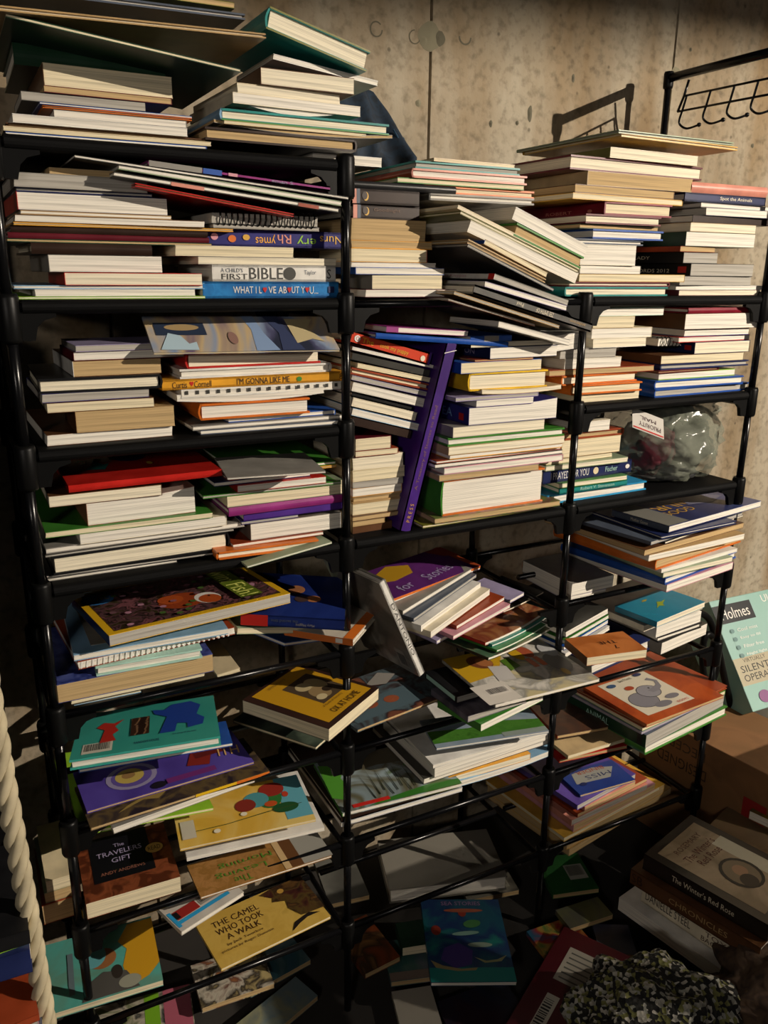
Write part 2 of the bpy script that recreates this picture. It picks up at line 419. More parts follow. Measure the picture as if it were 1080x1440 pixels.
# second, softer lamp: a frosted globe standing behind the camera on the left
gl_ = empty('globe_lamp', 'floor lamp with a frosted globe standing behind the camera on the left', 'lamp', Matrix.Translation(FILL_POS))
bm = bmesh.new(); bmesh.ops.create_uvsphere(bm, u_segments=20, v_segments=12, radius=.12); me = bpy.data.meshes.new('globe'); bm.to_mesh(me); bm.free()
m, nt, bs = newmat('frosted_glow'); bs.inputs['Base Color'].default_value = (.8, .8, .8, 1); bs.inputs['Emission Color'].default_value = (1, .9, .8, 1); bs.inputs['Emission Strength'].default_value = FILL_W
link('globe', me, m, gl_, True)
V = []; Fc = []; tube(V, Fc, [(0, 0, -.115), (0, 0, -.15), (0, 0, -.16), (0, 0, -FILL_POS.z+.02)], [.03, .028, .011, .011], 14); obj('pole', V, Fc, flat_mat('black', .6), gl_)
V = []; Fc = []; tube(V, Fc, [(0, 0, -FILL_POS.z), (0, 0, -FILL_POS.z+.015), (0, 0, -FILL_POS.z+.025)], [.14, .14, .03], 28); obj('base', V, Fc, flat_mat('black', .6), gl_)

# ---------------------------------------------------------------- the black tube rack
m, nt, bs = newmat('black_painted_steel'); bs.inputs['Base Color'].default_value = (.003, .003, .0035, 1); bs.inputs['Roughness'].default_value = .25; bs.inputs['Specular IOR Level'].default_value = .3; STEEL = m
m, nt, bs = newmat('black_plastic'); bs.inputs['Base Color'].default_value = (.0035, .0035, .0035, 1); bs.inputs['Roughness'].default_value = .4; bs.inputs['Specular IOR Level'].default_value = .15; PLAST = m
m, nt, bs = newmat('black_nonwoven_cloth'); no = N(nt, 'ShaderNodeTexNoise'); no.inputs['Scale'].default_value = 300
bp = N(nt, 'ShaderNodeBump'); bp.inputs['Strength'].default_value = .3; bp.inputs['Distance'].default_value = .001; nt.links.new(no.outputs['Fac'], bp.inputs['Height']); nt.links.new(bp.outputs[0], bs.inputs['Normal'])
bs.inputs['Base Color'].default_value = (.0028, .0028, .003, 1); bs.inputs['Roughness'].default_value = .6; bs.inputs['Specular IOR Level'].default_value = .08; CLOTH = m
RD = .30
rack = empty('shelf_rack', 'three-bay black tube shoe rack holding all the piled books', 'rack', Matrix.Translation((postx(0), Y0, 0)))
def rl(x, y, z): return (x-postx(0), y-Y0, z)
def connector_mesh():
    V = []; Fc = []
    tube(V, Fc, [(0, 0, -.030), (0, 0, -.026), (0, 0, .022), (0, 0, .027)], [.0112, .0130, .0130, .0112], 16)
    return V, Fc
cv, cf = connector_mesh(); cme = bpy.data.meshes.new('connector'); cme.from_pydata(cv, [], cf); cme.materials.append(PLAST)
for p_ in cme.polygons: p_.use_smooth = len(p_.vertices) == 4
tops = [0, 0, 1, 1]
pv = []; pf = []; tube(pv, pf, [(0, 0, 0), (0, 0, DZ)], .0066, 14); pme = bpy.data.meshes.new('post'); pme.from_pydata(pv, [], pf); pme.materials.append(STEEL)
for p_ in pme.polygons: p_.use_smooth = len(p_.vertices) == 4
fv = []; ff = []; tube(fv, ff, [(0, 0, 0), (0, 0, lev(7)-.02)], .0066, 14); fme = bpy.data.meshes.new('foot'); fme.from_pydata(fv, [], ff); fme.materials.append(STEEL)
# bracket: curved web under each connector towards the bay
wv = []; wf = []
pts = [(0, 0), (.040, 0), (.040, -.006), (.026, -.010), (.018, -.018), (.014, -.034), (0, -.034)]
for yy in (-.004, .004):
    for x, z in pts: wv.append((x, yy, z))
k = len(pts); wf = [tuple(range(k)), tuple(range(2*k-1, k-1, -1))] + [(i, i+k, (i+1) % k+k, (i+1) % k) for i in range(k)]
wme = bpy.data.meshes.new('bracket'); wme.from_pydata(wv, [], wf); wme.materials.append(PLAST)
rv_ = []; rf = []; tube(rv_, rf, [(0, 0, 0), (BW-.024, 0, 0)], .0055, 12); rme = bpy.data.meshes.new('rail'); rme.from_pydata(rv_, [], rf); rme.materials.append(STEEL)
for p_ in rme.polygons: p_.use_smooth = len(p_.vertices) == 4
dv_ = []; df = []; tube(dv_, df, [(0, 0, 0), (0, RD, 0)], .0055, 12); dme = bpy.data.meshes.new('side_rail'); dme.from_pydata(dv_, [], df); dme.materials.append(STEEL)
# cloth shelf sleeve: flat slab with a rounded front and back hem
cv2 = []; cf2 = []; prof = []
for i in range(9):
    g = -math.pi/2 - math.pi*i/8; prof.append((.0 + .0085*math.cos(g), -.0085+.0085*math.sin(g)))
prof = [(y, z) for y, z in prof] + [(RD - y, z) for y, z in prof[::-1]]
for x in (0, BW-.03):
    for y, z in prof: cv2.append((x, y, z))
k = len(prof); cf2 = [tuple(range(k))[::-1], tuple(range(k, 2*k))] + [(i, (i+1) % k, (i+1) % k+k, i+k) for i in range(k)]
sme = bpy.data.meshes.new('cloth_shelf'); sme.from_pydata(cv2, [], cf2); sme.materials.append(CLOTH); sme.update()
def put(name, me, x, y, z, sx=1):
    o = bpy.data.objects.new(name, me); COL.objects.link(o); o.parent = rack; o.location = rl(x, y, z); o.scale.x = sx; return o
for p_ in range(4):
    for yy in (0, RD):
        for l in range(tops[p_], 8):
            z = lev(l)-.02
            put('connector', cme, postx(p_), Y0+yy, z)
            if l < 7: put('post', pme, postx(p_), Y0+yy, z-DZ)
            else: put('foot', fme, postx(p_), Y0+yy, 0)
            if p_ < 3 and l >= (0 if p_ == 0 else 1) and not (p_ == 1 and l == 2): put('bracket', wme, postx(p_)+.012, Y0+yy, z+.006)
            if p_ > 0 and l >= (0 if p_ == 1 else 1) and not (p_ == 2 and l == 2): put('bracket', wme, postx(p_)-.012, Y0+yy, z+.006, -1)
    for l in range(tops[p_], 8): put('side_rail', dme, postx(p_), Y0, lev(l)-.026)
CLOTHED = {(0, 0), (0, 1), (0, 2), (0, 3), (1, 3), (2, 1), (2, 2), (2, 3)}
for bay in range(3):
    for l in range(0 if bay == 0 else 1, 8):
        if bay == 1 and l == 2: continue
        cl = (bay, l) in CLOTHED
        for yy in ([0, RD] if cl or (bay, l) == (1, 1) else [RD] if (bay, l) == (1, 4) else [0, .15, RD]):
            put('rail', rme, postx(bay)+.012, Y0+yy, lev(l)-.0085)
        if cl: put('cloth_shelf', sme, postx(bay)+.015, Y0, lev(l))

# ================================================================ left bay
V_ = .016
# ---- top shelf, left pile
ph = "left pile, left bay's top shelf"
_, zt = stack(ph, V_, lev(0), [
 b(8, 290, 191, 5, 'm', 'blue'), b(5, 296, 185, 5, 'm', 'cream', p='c'), b(9, 292, 179, 6, 'h', 'brown', p='t'), b(18, 263, 172, 8, 'p', 'white'),
 b(76, 262, 163, 12, 'p', 'grey', p='w'), b(60, 269, 151, 5, 'h', 'orange', p='c'), b(56, 269, 146, 5, 'm', 'blue'), b(30, 204, 139, 8, 'p', 'charcoal', p='g'),
 b(62, 241, 128, 8, 'p', 'maroon', p='t'), b(62, 242, 119, 26, 'p', 'cream', p='c', s='L', sc='brown'),
 b(20, 231, 92, 30, 'hs', 'darkgreen', dv=.03)])
tilt(-.05, 8, 24, 338, 102, 6, 'm', 'darkgreen', "large dark green picture book sagging over the left bay's top left pile", d=.27, p='c')
tilt(-.06, -30, 12, 374, 54, 8, 'h', 'tan', "large tan hardcover overhanging above the sagging dark green picture book", d=.26, p='c')
tilt(-.02, -60, -22, 345, 28, 10, 'h', 'slate', "slate hardcover lying flat, highest in the top left corner", d=.22, p='g')
tilt(-.0, 150, -14, 330, 12, 9, 'p', 'olive', "olive paperback peeking over the slate hardcover at the upper edge", d=.16, p='t')
# ---- top shelf, right pile
ph = "right pile, left bay's top shelf"
stack(ph, V_, lev(0), [
 b(440, 537, 228, 14, 'p', 'white', d=.15, dv=.03), b(290, 500, 214, 18, 'h', 'darkbrown', p='t'), b(302, 552, 200, 5, 'g', 'grey', bend=.006, p='t'), b(316, 515, 193, 5, 'p', 'sand', p='c'),
 b(312, 547, 186, 23, 'h', 'teal', s='L', sc='sky', p='i', pr=[('F', 'rect', .5, .06, 1, .12, 0, 'green')]),
 b(352, 470, 158, 5, 'g', 'white', bend=.006, d=.12), b(328, 507, 150, 14, 'p', 'ivory', s='L', p='w'), b(334, 478, 134, 12, 'p', 'cream', p='i'),
 b(367, 498, 122, 24, 'p', 'brown', s='L', p='i')], d=.19)
tilt(.01, 384, 83, 531, 121, 8, 'p', 'white', "thin white paperback wedged under the tilted teal and olive hardcover", d=.15, p='w')
tilt(-.01, 374, 40, 515, 101, 34, 'h', 'teal', "thick teal hardcover with olive edges, tilted on top of the right pile", d=.20, s='L', p='i', sc='teal',
     pr=[('F', 'rect', .5, .04, 1, .08, 0, 'olive'), ('F', 'rect', .5, .96, 1, .08, 0, 'olive')])
# ---- second shelf, left pile
ph = "left pile, left bay's second shelf"
stack(ph, V_, lev(1), [
 b(22, 289, 423, 4, 'm', 'lime'), b(50, 275, 419, 9, 'p', 'white', p='w'), b(20, 288, 409, 4, 'm', 'sky', p='w', curl=.006),
 b(92, 285, 404, 18, 'p', 'red', s='L', p='i'), b(70, 229, 386, 25, 'p', 'charcoal', s='L', sc='grey', p='w'), b(45, 214, 361, 15, 'hs', 'darkbrown'),
 b(11, 298, 346, 5, 'm', 'darkgreen', p='t'), b(12, 294, 341, 8, 'hs', 'maroon'), b(16, 292, 333, 8, 'hs', 'darkbrown'), b(20, 328, 324, 4, 'm', 'amber', p='t'), b(22, 288, 319, 6, 'p', 'brown', p='w'),
 b(30, 241, 308, 5, 'm', 'tan', p='w'), b(26, 236, 302, 22, 'p', 'navy', s='L', sc='red', p='w'), b(24, 214, 276, 8, 'm', 'navy', p='g'), b(21, 208, 270, 18, 'p', 'grey', p='g'), b(70, 172, 250, 9, 'p', 'sand', p='t')])
# ---- second shelf, right pile
stack("right pile, left bay's second shelf", V_, lev(1), [
 b(286, 476, 420, 21, 'b', 'cyan', l="blue board book with white capital letters and red hearts along its spine", art=art_mat(['1a5a9a', '2a7ab8', '1f5f9c'], 30),
   pr=[('F', 'text', .313, .5, .205, .42, 0, 'white', 'WHAT I L'), ('F', 'text', .532, .5, .136, .42, 0, 'white', 'VE AB'), ('F', 'text', .686, .5, .1, .42, 0, 'white', 'UT Y'), ('F', 'text', .806, .48, .065, .46, 0, 'white', 'U...'), ('F', 'heart', .438, .5, .03, .36, 0, 'red'), ('F', 'heart', .618, .5, .03, .36, 0, 'red'), ('F', 'heart', .754, .5, .03, .36, 0, 'red'), ('F', 'rect', .94, .52, .045, .4, 0, 'navy')]),
 b(299, 472, 397, 22, 'hs', 'white', l="pale hardcover with large grey serif capitals on its wide spine",
   pr=[('F', 'text', .15, .68, .17, .25, 0, 'slate', "A CHILD'S"), ('F', 'text', .17, .3, .2, .34, 0, 'charcoal', 'FIRST'), ('F', 'text', .42, .5, .27, .7, 0, 'charcoal', 'BIBLE'), ('F', 'ell', .61, .5, .1, .8, 0, 'charcoal'), ('F', 'text', .78, .55, .1, .35, 0, 'slate', 'Taylor'), ('F', 'text', .94, .5, .035, .6, 0, 'charcoal', 'S')]),
 b(279, 473, 374, 12, 'p', 'grey', p='i'), b(247, 413, 362, 12, 'p', 'ivory', p='c', d=.14),
 b(286, 497, 349, 22, 'b', 'indigo', dv=.015, l="indigo board book with upside-down rainbow letters on its spine, behind the post",
   pr=[('F', 'text', .395, .5, .13, .52, 180, 'amber', 'ymes'), ('F', 'text', .52, .5, .09, .52, 180, 'salmon', 'Rh'), ('F', 'text', .67, .5, .13, .5, 180, 'lime', 'ery'), ('F', 'text', .84, .52, .16, .5, 180, 'gold', 'Nurs'), ('F', 'ell', .07, .55, .045, .4, 0, 'pink'), ('F', 'ell', .18, .45, .05, .42, 0, 'orange'), ('F', 'ell', .27, .55, .045, .35, 0, 'gold'), ('F', 'ell', .96, .5, .03, .5, 0, 'sky')]),
 b(300, 449, 324, 5, 'm', 'grey', p='g'), b(298, 447, 318, 16, 'n', 'black', p='g', s='B')])
g2 = 'sloping picture books under the top shelf'
tilt(-.012, 190, 262, 413, 305, 5, 'h', 'red', "thin red hardcover sloping down just above the black spiral notebook", d=.2, p='t', group=g2)
tilt(-.014, 160, 248, 476, 299, 7, 'm', 'charcoal', "charcoal picture book with orange corner tabs, lowest of the sloping picture books", d=.22, p='w', group=g2, pr=[('F', 'rect', .3, .4, .14, .8, 0, 'salmon'), ('F', 'rect', .85, .4, .1, .8, 0, 'rust')])
tilt(-.016, 167, 238, 480, 290, 8, 'm', 'sage', "sage green picture book in the middle of the sloping picture books", d=.2, p='w', group=g2, sc='sage')
tilt(-.018, 105, 222, 490, 281, 5, 'm', 'black', "long black picture book sloping past the connector of the middle post", d=.22, p='w', group=g2)
tilt(-.012, 208, 233, 464, 269, 8, 'hs', 'magenta', "magenta spine of the highest sloping picture book under the top shelf", d=.2, group=g2,
     pr=[('F', 'rect', .14, .5, .27, 1, 0, 'grey'), ('F', 'rect', .33, .5, .1, 1, 0, 'blue'), ('F', 'rect', .44, .5, .05, .6, 0, 'pink'), ('F', 'text', .72, .5, .13, .6, 0, 'lilac', 'eman S.')])
# ---- third shelf, left pile
stack("left pile, left bay's third shelf", V_, lev(2), [
 b(67, 244, 627, 15, 'p', 'brown', p='w', d=.22), b(108, 247, 610, 17, 'p', 'tan', s='L', sc='brown', p='t'), b(67, 218, 583, 11, 'p', 'brown', p='c'),
 b(60, 211, 569, 8, 'p', 'indigo', p='g'), b(55, 227, 556, 20, 'h', 'black', p='i'), b(104, 228, 534, 17, 'p', 'brown', s='L', sc='white', p='t'),
 b(104, 261, 511, 11, 'p', 'maroon', s='L', p='w'), b(107, 258, 499, 9, 'p', 'lilac', p='g')], yaw=0)
# ---- third shelf, right pile
stack("right pile, left bay's third shelf", V_-.004, lev(2), [
 b(283, 479, 621, 4, 'm', 'slate', p='w'), b(272, 481, 615, 6, 'm', 'grey', p='w', d=.27), b(322, 472, 606, 7, 'm', 'blue', p='w'), b(283, 436, 597, 13, 'h', 'orange', s='L', p='w', d=.16),
 b(250, 456, 581, 5, 'g', 'white', bend=.005, p='w', d=.22), b(256, 480, 571, 7, 'm', 'white', p='w', d=.22, pr=[('F', 'rect', .03+.062*i, .6, .02, .45, 0, 'charcoal') for i in range(16)]),
 b(229, 485, 560, 10, 'hs', 'amber', d=.25, l="amber picture book with black title capitals and a red heart on its long spine",
   pr=[('F', 'text', .15, .45, .2, .62, 0, 'darkbrown', 'Curtis    Cornell'), ('F', 'heart', .148, .5, .022, .5, 0, 'red'), ('F', 'text', .53, .5, .29, .62, 0, 'darkbrown', "I'M GONNA LIKE ME"), ('F', 'ell', .73, .45, .03, .5, 0, 'green'), ('F', 'text', .975, .5, .018, .6, 0, 'black', '8')]),
 b(254, 465, 546, 12, 'h', 'white', p='w', d=.2), b(265, 451, 533, 22, 'h', 'red', s='L', p='i', d=.2), b(275, 455, 511, 7, 'p', 'ivory', p='i'), b(288, 455, 503, 6, 'm', 'cream', p='i')])
quad([(211, 489), (486, 497), (447, 444), (203, 446)], -.005, .004, 'm', 'sand', "picture book with a seaside beach painting tilted towards us under the third shelf", tx=31, p='c', rough=.3,
     art=art_mat(['3a3a4c', '6a5a70', 'b9a27a', '7f8fa8', '4a4a66', '2c3040'], 9, stretch=(1, .6, 1)),
     pr=[('T', 'pg', .62, .5, .2, 1, 0, '7f96b8', [(-.9, -1), (.4, -1), (-.1, 0), (-.3, 1), (-1, 1), (-.7, .2)]), ('T', 'pg', .72, .5, .16, 1, 0, '38405e', [(-.6, -1), (1, -1), (.4, .1), (.1, 1), (-1, 1), (-.3, 0)]), ('T', 'pg', .85, .55, .22, .8, 0, 'b8a982', [(-.7, -.9), (.2, -.6), (.8, -.8), (.2, .2), (.7, .9), (-.8, .9)]), ('T', 'rect', .17, .62, .26, .35, 0, '2a3448'), ('T', 'ell', .18, .66, .18, .18, 0, 'a08860'), ('T', 'pg', .14, .25, .2, .5, 0, 'a9c0cc', [(-1, -.8), (-.4, 1), (.2, .7), (.5, -.2), (.9, 0), (.9, -.9)]), ('T', 'ell', .43, .35, .05, .35, 0, '8a6a60')])
# ---- fourth shelf, left pile
st = stack("left pile, left bay's fourth shelf", V_, lev(3), [
 b(66, 250, 806, 4, 'm', 'grey', p='w'), b(64, 335, 800, 5, 'm', 'black', p='g'), b(74, 322, 793, 22, 'h', 'black', p='i', d=.21), b(62, 330, 768, 6, 'g', 'charcoal', p='g'),
 b(63, 345, 762, 8, 'm', 'grey', p='w', d=.22), b(112, 320, 754, 10, 'p', 'ivory', p='w'), b(63, 300, 744, 9, 'p', 'green', p='c', d=.24),
 b(123, 276, 732, 19, 'p', 'violet', s='L', p='w', d=.17, art=art_mat(['6a6390', '9a6a50', '8a5a44', 'a08a80'], 6, stretch=(3, .6, 1)), curl=.012, l="violet paperback with brown striped cover, propped at a slant on a green one"),
 b(69, 229, 707, 16, 'p', 'brown', p='i', d=.19)])
tilt(.012, 97, 693, 312, 669, 10, 'hs', 'red', "large glossy red hardcover crowning the left bay's fourth shelf left pile", d=.24, rough=.15,
     pr=[('T', 'pg', .25, .4, .18, .3, 0, 'teal', [(-1, -.5), (-.3, .2), (0, 1), (.5, .2), (1, .3), (.4, -.7)]), ('T', 'ell', .5, .6, .25, .3, 0, 'navy'), ('T', 'ell', .28, .55, .05, .1, 0, 'gold'), ('T', 'ell', .6, .35, .04, .08, 0, 'gold')])
# ---- fourth shelf, right pile
tilt(-.03, 348, 799, 471, 767, 3, 'm', 'sage', "thin sage booklet jutting out under the fourth shelf's right pile", d=.2, p='w', yaw=4, sc='sage')
tilt(-.005, 306, 788, 448, 769, 11, 'h', 'orange', "slim orange hardcover under a white one, left bay's fourth shelf", d=.18, s='L', p='i')
_, zq = stack("right pile, left bay's fourth shelf", V_-.004, lev(3)+.012, [
 b(328, 455, 774, 8, 'p', 'rust', p='w'), b(353, 480, 764, 15, 'p', 'pink', s='L', p='w', d=.19, art=art_mat(['4a3a34', '6a5a50', '7f7a70'], 12)), b(340, 420, 746, 8, 'p', 'indigo', p='g'),
 b(343, 493, 736, 6, 'ms', 'purple', d=.2), b(322, 488, 729, 7, 'hs', 'magenta', d=.22), b(320, 482, 717, 12, 'p', 'sage', p='c', curl=.01, d=.2), b(286, 480, 704, 4, 'm', 'green', p='g', d=.22), b(334, 459, 699, 8, 'p', 'red', s='L', p='w'),
 b(302, 437, 691, 7, 'm', 'navy', p='w'), b(322, 425, 684, 6, 'm', 'rust', p='w'), b(334, 473, 678, 5, 'm', 'amber', p='t'), b(330, 472, 673, 5, 'm', 'green', p='w')])
quad([(323, 667), (470, 666), (420, 636), (297, 645)], None, .003, 'm', 'grey', "plain grey picture book lying on the fourth shelf's right pile", z=zq+.0045, p='w', rough=.5)
# ---- fifth shelf, left pile
zz = lev(4)
g5 = 'picture books piled at the left of the fifth shelf'
stack("left pile, left bay's fifth shelf", .0, zz, [
 b(104, 200, 990, 4, 'm', 'sky', p='c'), b(100, 290, 985, 5, 'm', 'charcoal', p='c'), b(80, 302, 974, 15, 'p', 'indigo', p='t', d=.2, art=art_mat(['1c2450', '2f3a78', '4a5590'], 60)),
 b(135, 286, 944, 16, 'h', 'mint', p='w', d=.18, l="mint hardcover with pale pages between indigo and copper books"),
 b(109, 332, 928, 9, 'm', 'rust', p='w', d=.26, l="copper striped picture book with a chevron edge, under the blue one", pr=[('F', 'pg', .02+.0333*i, .5, .018, .8, 0, 'white', [(-1, -1), (.2, -1), (1, 1), (-.2, 1)]) for i in range(29)]),
 b(103, 322, 917, 9, 'm', 'sky', p='w', d=.27, l="blue picture book with dark square window under the reef-fish book")], jit=4)
tilt(.02, 128, 916, 311, 888, 9, 'p', 'grey', "thin grey paperback under the reef-fish book with yellow border", d=.19, p='w', group=g5)
fish = quad([(157, 893), (407, 834), (337, 792), (95, 838)], -.03, .016, 'p', 'navy', "yellow-bordered picture book with an orange clownfish on its cover", tx=-2, p='g', group=g5, rough=.18, sc='navy',
     art=art_mat(['c99a1c', 'd6a81e'], 5),
     pr=[('T', 'rect', .5, .5, .92, .9, 0, art_mat(['1c120e', '2a1a14', '34301a', '5a3a40', '1a1810', '7a4a50', '241812'], 42, seed=3)), ('T', 'ell', .1, .78, .17, .25, 0, '2f6aa0'), ('T', 'text', .1, .79, .12, .06, 0, 'gold', 'LEVEL'), ('T', 'ell', .47, .36, .26, .34, 12, '8e3a18'), ('T', 'ell', .6, .3, .14, .26, 0, 'd9d4cc'), ('T', 'ell', .605, .27, .12, .2, 0, 'a84a1c'), ('T', 'ell', .42, .42, .14, .2, 0, 'a84a1c'), ('T', 'ell', .615, .33, .014, .03, 0, 'black'),
         ] +
        [('T', 'ell', .1+.8*rnd.random(), .08+.84*rnd.random(), .035, .05, 0, rnd.choice(['8a5a68', 'a8788a', '6a4a50', '44602a'])) for i in range(30)] + [('T', 'rect', .795, .5, .84, .13, -90, '5a6a1c'), ('T', 'text', .795, .5, .8, .105, -90, 'd8da70', 'Swim Fish!')])
tilt(.05, 306, 954, 338, 944, 5, 'm', 'cream', "cream picture book end poking out right of the indigo paperback", d=.2, p='c', group=g5)
# ---- fifth shelf, right half of the left bay
g5r = 'books slumped behind the middle post'
tilt(.05, 400, 909, 515, 914, 5, 'm', 'blue', "thin blue picture book under the orange one behind the middle post", d=.2, p='w', yaw=24, group=g5r)
quad([(395, 884), (497, 899), (541, 848), (455, 838)], .05, .011, 'h', 'orange', "slim orange hardcover with pale cover turned cornerwise behind the middle post", s='L', p='w', group=g5r, art=art_mat(['b9aea0', 'c8bfae'], 10), sc='orange',
     pr=[('T', 'rect', .93, .5, .14, 1, 0, 'orange'), ('F', 'rect', .5, .5, 1, 1, 0, 'orange'), ('F', 'rect', .8, .5, .1, .7, 0, 'white')])
tilt(.035, 333, 892, 486, 889, 9, 'p', 'sage', "sage paperback with cream pages under the navy hardcover", d=.17, p='c', group=g5r)
quad([(317, 865), (492, 868), (480, 808), (372, 810)], .04, .02, 'hs', 'navy', "navy hardcover with upside-down lettering on its spine and two faces on cover", tx=9, s='F', group=g5r, rough=.2,
     art=art_mat(['0f1a4a', '1a2a66', '101c50'], 8), pr=[('F', 'rect', .13, .5, .26, 1, 0, 'red'), ('F', 'text', .62, .3, .18, .3, 180, 'grey', 'Mary Higgins'), ('F', 'text', .42, .55, .26, .28, 180, 'slate', 'the second time'), ('T', 'ell', .5, .62, .17, .2, 10, '8a5a3a'), ('T', 'ell', .68, .42, .15, .15, 8, '9a6038'), ('T', 'ell', .56, .4, .14, .14, 0, '3a2a28')])
# ---- sixth shelf
g6 = 'picture books heaped on the left of the sixth shelf'
zz = lev(5)
tilt(.02, 112, 1176, 300, 1140, 5, 'm', 'lime', "lime picture book with frayed corner, lowest on the sixth shelf", d=.23, p='c', group=g6)
tilt(.005, 160, 1173, 366, 1111, 9, 'p', 'grey', "paperback with white page edge under the dark brown picture book", d=.19, p='w', group=g6, yaw=6)
quad([(131, 1163), (378, 1084), (345, 1040), (100, 1105)], -.02, .006, 'm', 'darkbrown', "dark brown picture book with yellow-orange edge under the purple one", group=g6, p='t', art=art_mat(['241c1a', '3a302c', '5a4a30', '2a2228'], 26), pr=[('F', 'rect', .78, .5, .44, .8, 0, 'yellow'), ('F', 'rect', .9, .5, .2, .8, 0, 'orange'), ('T', 'pg', .3, .2, .3, .3, 0, '8a7440', [(-1, -.6), (0, .3), (.5, -.2), (1, .8), (.2, .9), (-.6, .1)])])
quad([(127, 1139), (358, 1071), (327, 1031), (96, 1082)], -.03, .0045, 'm', 'purple', "purple picture book with a golden swirl and red door on its cover", group=g6, p='t', art=art_mat(['3c2c74', '4a3a8a', '55469a'], 7),
     pr=[('T', 'ell', .3, .5, .3, .62, 0, '8a82a0'), ('T', 'ell', .3, .5, .24, .5, 0, '5a4a8c'), ('T', 'ell', .29, .52, .17, .36, 0, 'b09a50'), ('T', 'ell', .285, .54, .08, .16, 0, '8a6a40'), ('T', 'pg', .72, .5, .2, .5, 0, '7a241c', [(-1, -.6), (.3, -1), (1, .6), (-.2, 1)]), ('T', 'rect', .78, .62, .18, .3, 0, '5a1a18'), ('T', 'text', .9, .45, .13, .22, -10, 'c9a060', 'ITH'), ('T', 'text', .91, .78, .1, .2, -10, 'b8b0c8', 'Y'), ('T', 'ell', .42, .1, .09, .16, 0, '1a1420'), ('T', 'rect', .62, .12, .3, .12, 0, '6a2a6a')])
quad([(109, 1085), (325, 1042), (318, 1012), (112, 1050)], -.03, .006, 'm', 'blue', "blue picture book slipping out between the purple and teal ones", group=g6, p='w')
quad([(99, 1062), (306, 1043), (303, 970), (112, 1014)], -.035, .014, 'h', 'teal', "teal hardcover lying back-up with red and blue figures and a barcode", tx=-9, s='B', group=g6, p='w', art=art_mat(['2f8f84', '3a9a8c'], 9),
     pr=[('T', 'code', .17, .17, .2, .2, 0, 'c9c4b4'), ('T', 'text', .5, .14, .17, .05, 0, 'navy', 'RANDOM HOUSE'), ('T', 'text', .76, .2, .17, .04, 0, 'navy', 'the song of the bear'), ('T', 'pg', .24, .5, .2, .5, 0, 'b02a20', [(-.6, -1), (.5, -.95), (.2, -.4), (.6, -.1), (.3, .3), (.9, .9), (.2, .6), (-.5, .8), (-1, .4), (-.4, .1)]), ('T', 'pg', .73, .58, .36, .72, 0, '1f3f94', [(-.8, -.9), (-.2, -.9), (-.1, -.4), (.3, -.5), (.3, -.8), (.9, -.7), (1, -.3), (.7, 0), (.9, .6), (.5, .95), (-.3, .9), (-.6, .6), (-1.1, .7), (-1, .4), (-.5, .1)]), ('T', 'rect', .45, .5, .13, .4, 0, art_mat(['3a2418', '7a5a40', '2a1a14'], 60, 'wave', stretch=(.2, 1, 1)))])
# sixth shelf right
g6r = 'picture books fanned beside the middle post'
quad([(259, 1204), (460, 1165), (415, 1082), (246, 1120)], .0, .007, 'p', 'white', "white paperback directly under the snowy yellow picture book", group=g6r, p='w', ty=1)
quad([(250, 1184), (450, 1160), (412, 1083), (243, 1132)], .0, .005, 'm', 'yellow', "yellow picture book with a green-haired old man painted on its cover", group=g6r, p='c', art=art_mat(['b9902a', 'c9a040', 'd0b468'], 9),
     pr=[('T', 'rect', .9, .55, .2, .9, 0, '5a9aa8'), ('T', 'ell', .72, .62, .2, .45, 0, '2f6a30'), ('T', 'ell', .76, .78, .2, .3, 0, '8a2a20'), ('T', 'ell', .62, .62, .2, .32, 0, '4a8a90'), ('T', 'ell', .53, .55, .16, .26, 0, '7a2a20'), ('T', 'ell', .72, .48, .1, .12, 0, 'b04a20'), ('T', 'ell', .82, .35, .2, .2, 0, '1f4a28'), ('T', 'ell', .85, .62, .05, .12, 0, 'b03a24'), ('T', 'pg', .5, .3, .9, .08, 4, '3a4a20', [(-1, -.4), (-.3, -.9), (.5, .1), (1, .3), (1, .6), (.4, .4), (-.3, -.6), (-1, -.1)]), ('T', 'rect', .08, .3, .1, .35, 0, 'b8b0a0'), ('T', 'ell', .5, .38, .05, .08, 0, 'd8d0b8'), ('T', 'ell', .28, .16, .05, .08, 0, 'd8d0b8')])
# ---- seventh shelf
g7 = 'books sprawled on the seventh shelf of the left bay'
quad([(119, 1272), (257, 1231), (226, 1158), (108, 1186)], -.015, .028, 'p', 'rust', "rust paperback with a black title panel and gold seal on its cover", s='L', group=g7, p='c', art=art_mat(['5a2c18', '7a4026', '4a2214'], 40),
     pr=[('T', 'pg', .45, .62, .66, .76, 0, '0a0a10', [(-1, -1), (1, -1), (1, 1), (-1, 1)]), ('T', 'text', .45, .8, .12, .06, 0, 'lilac', 'The'), ('T', 'text', .44, .68, .5, .08, 0, 'lilac', 'TRAVELERS'), ('T', 'text', .45, .55, .22, .08, 0, 'lilac', 'GIFT'), ('T', 'text', .44, .36, .48, .05, 0, '8a5a4a', 'ANDY ANDREWS'), ('T', 'ell', .82, .58, .2, .17, 0, 'b08a48'), ('T', 'text', .82, .58, .14, .07, 0, '2a1a10', 'READ')])
quad([(250, 1309), (352, 1252), (300, 1228), (218, 1270)], -.03, .008, 'm', 'white', "white picture book with blue border and red barcode panel, under the tan one", group=g7, p='w', art=art_mat(['c9c4ba', 'b0aaa0'], 9),
     pr=[('T', 'rect', .45, .22, .8, .1, 0, 'cyan'), ('T', 'rect', .04, .35, .05, .5, 0, 'cyan'), ('T', 'rect', .25, .42, .34, .26, 0, '8a2420'), ('T', 'code', .6, .45, .3, .26, 0, 'grey'), ('T', 'rect', .1, .42, .07, .2, 0, 'black')])
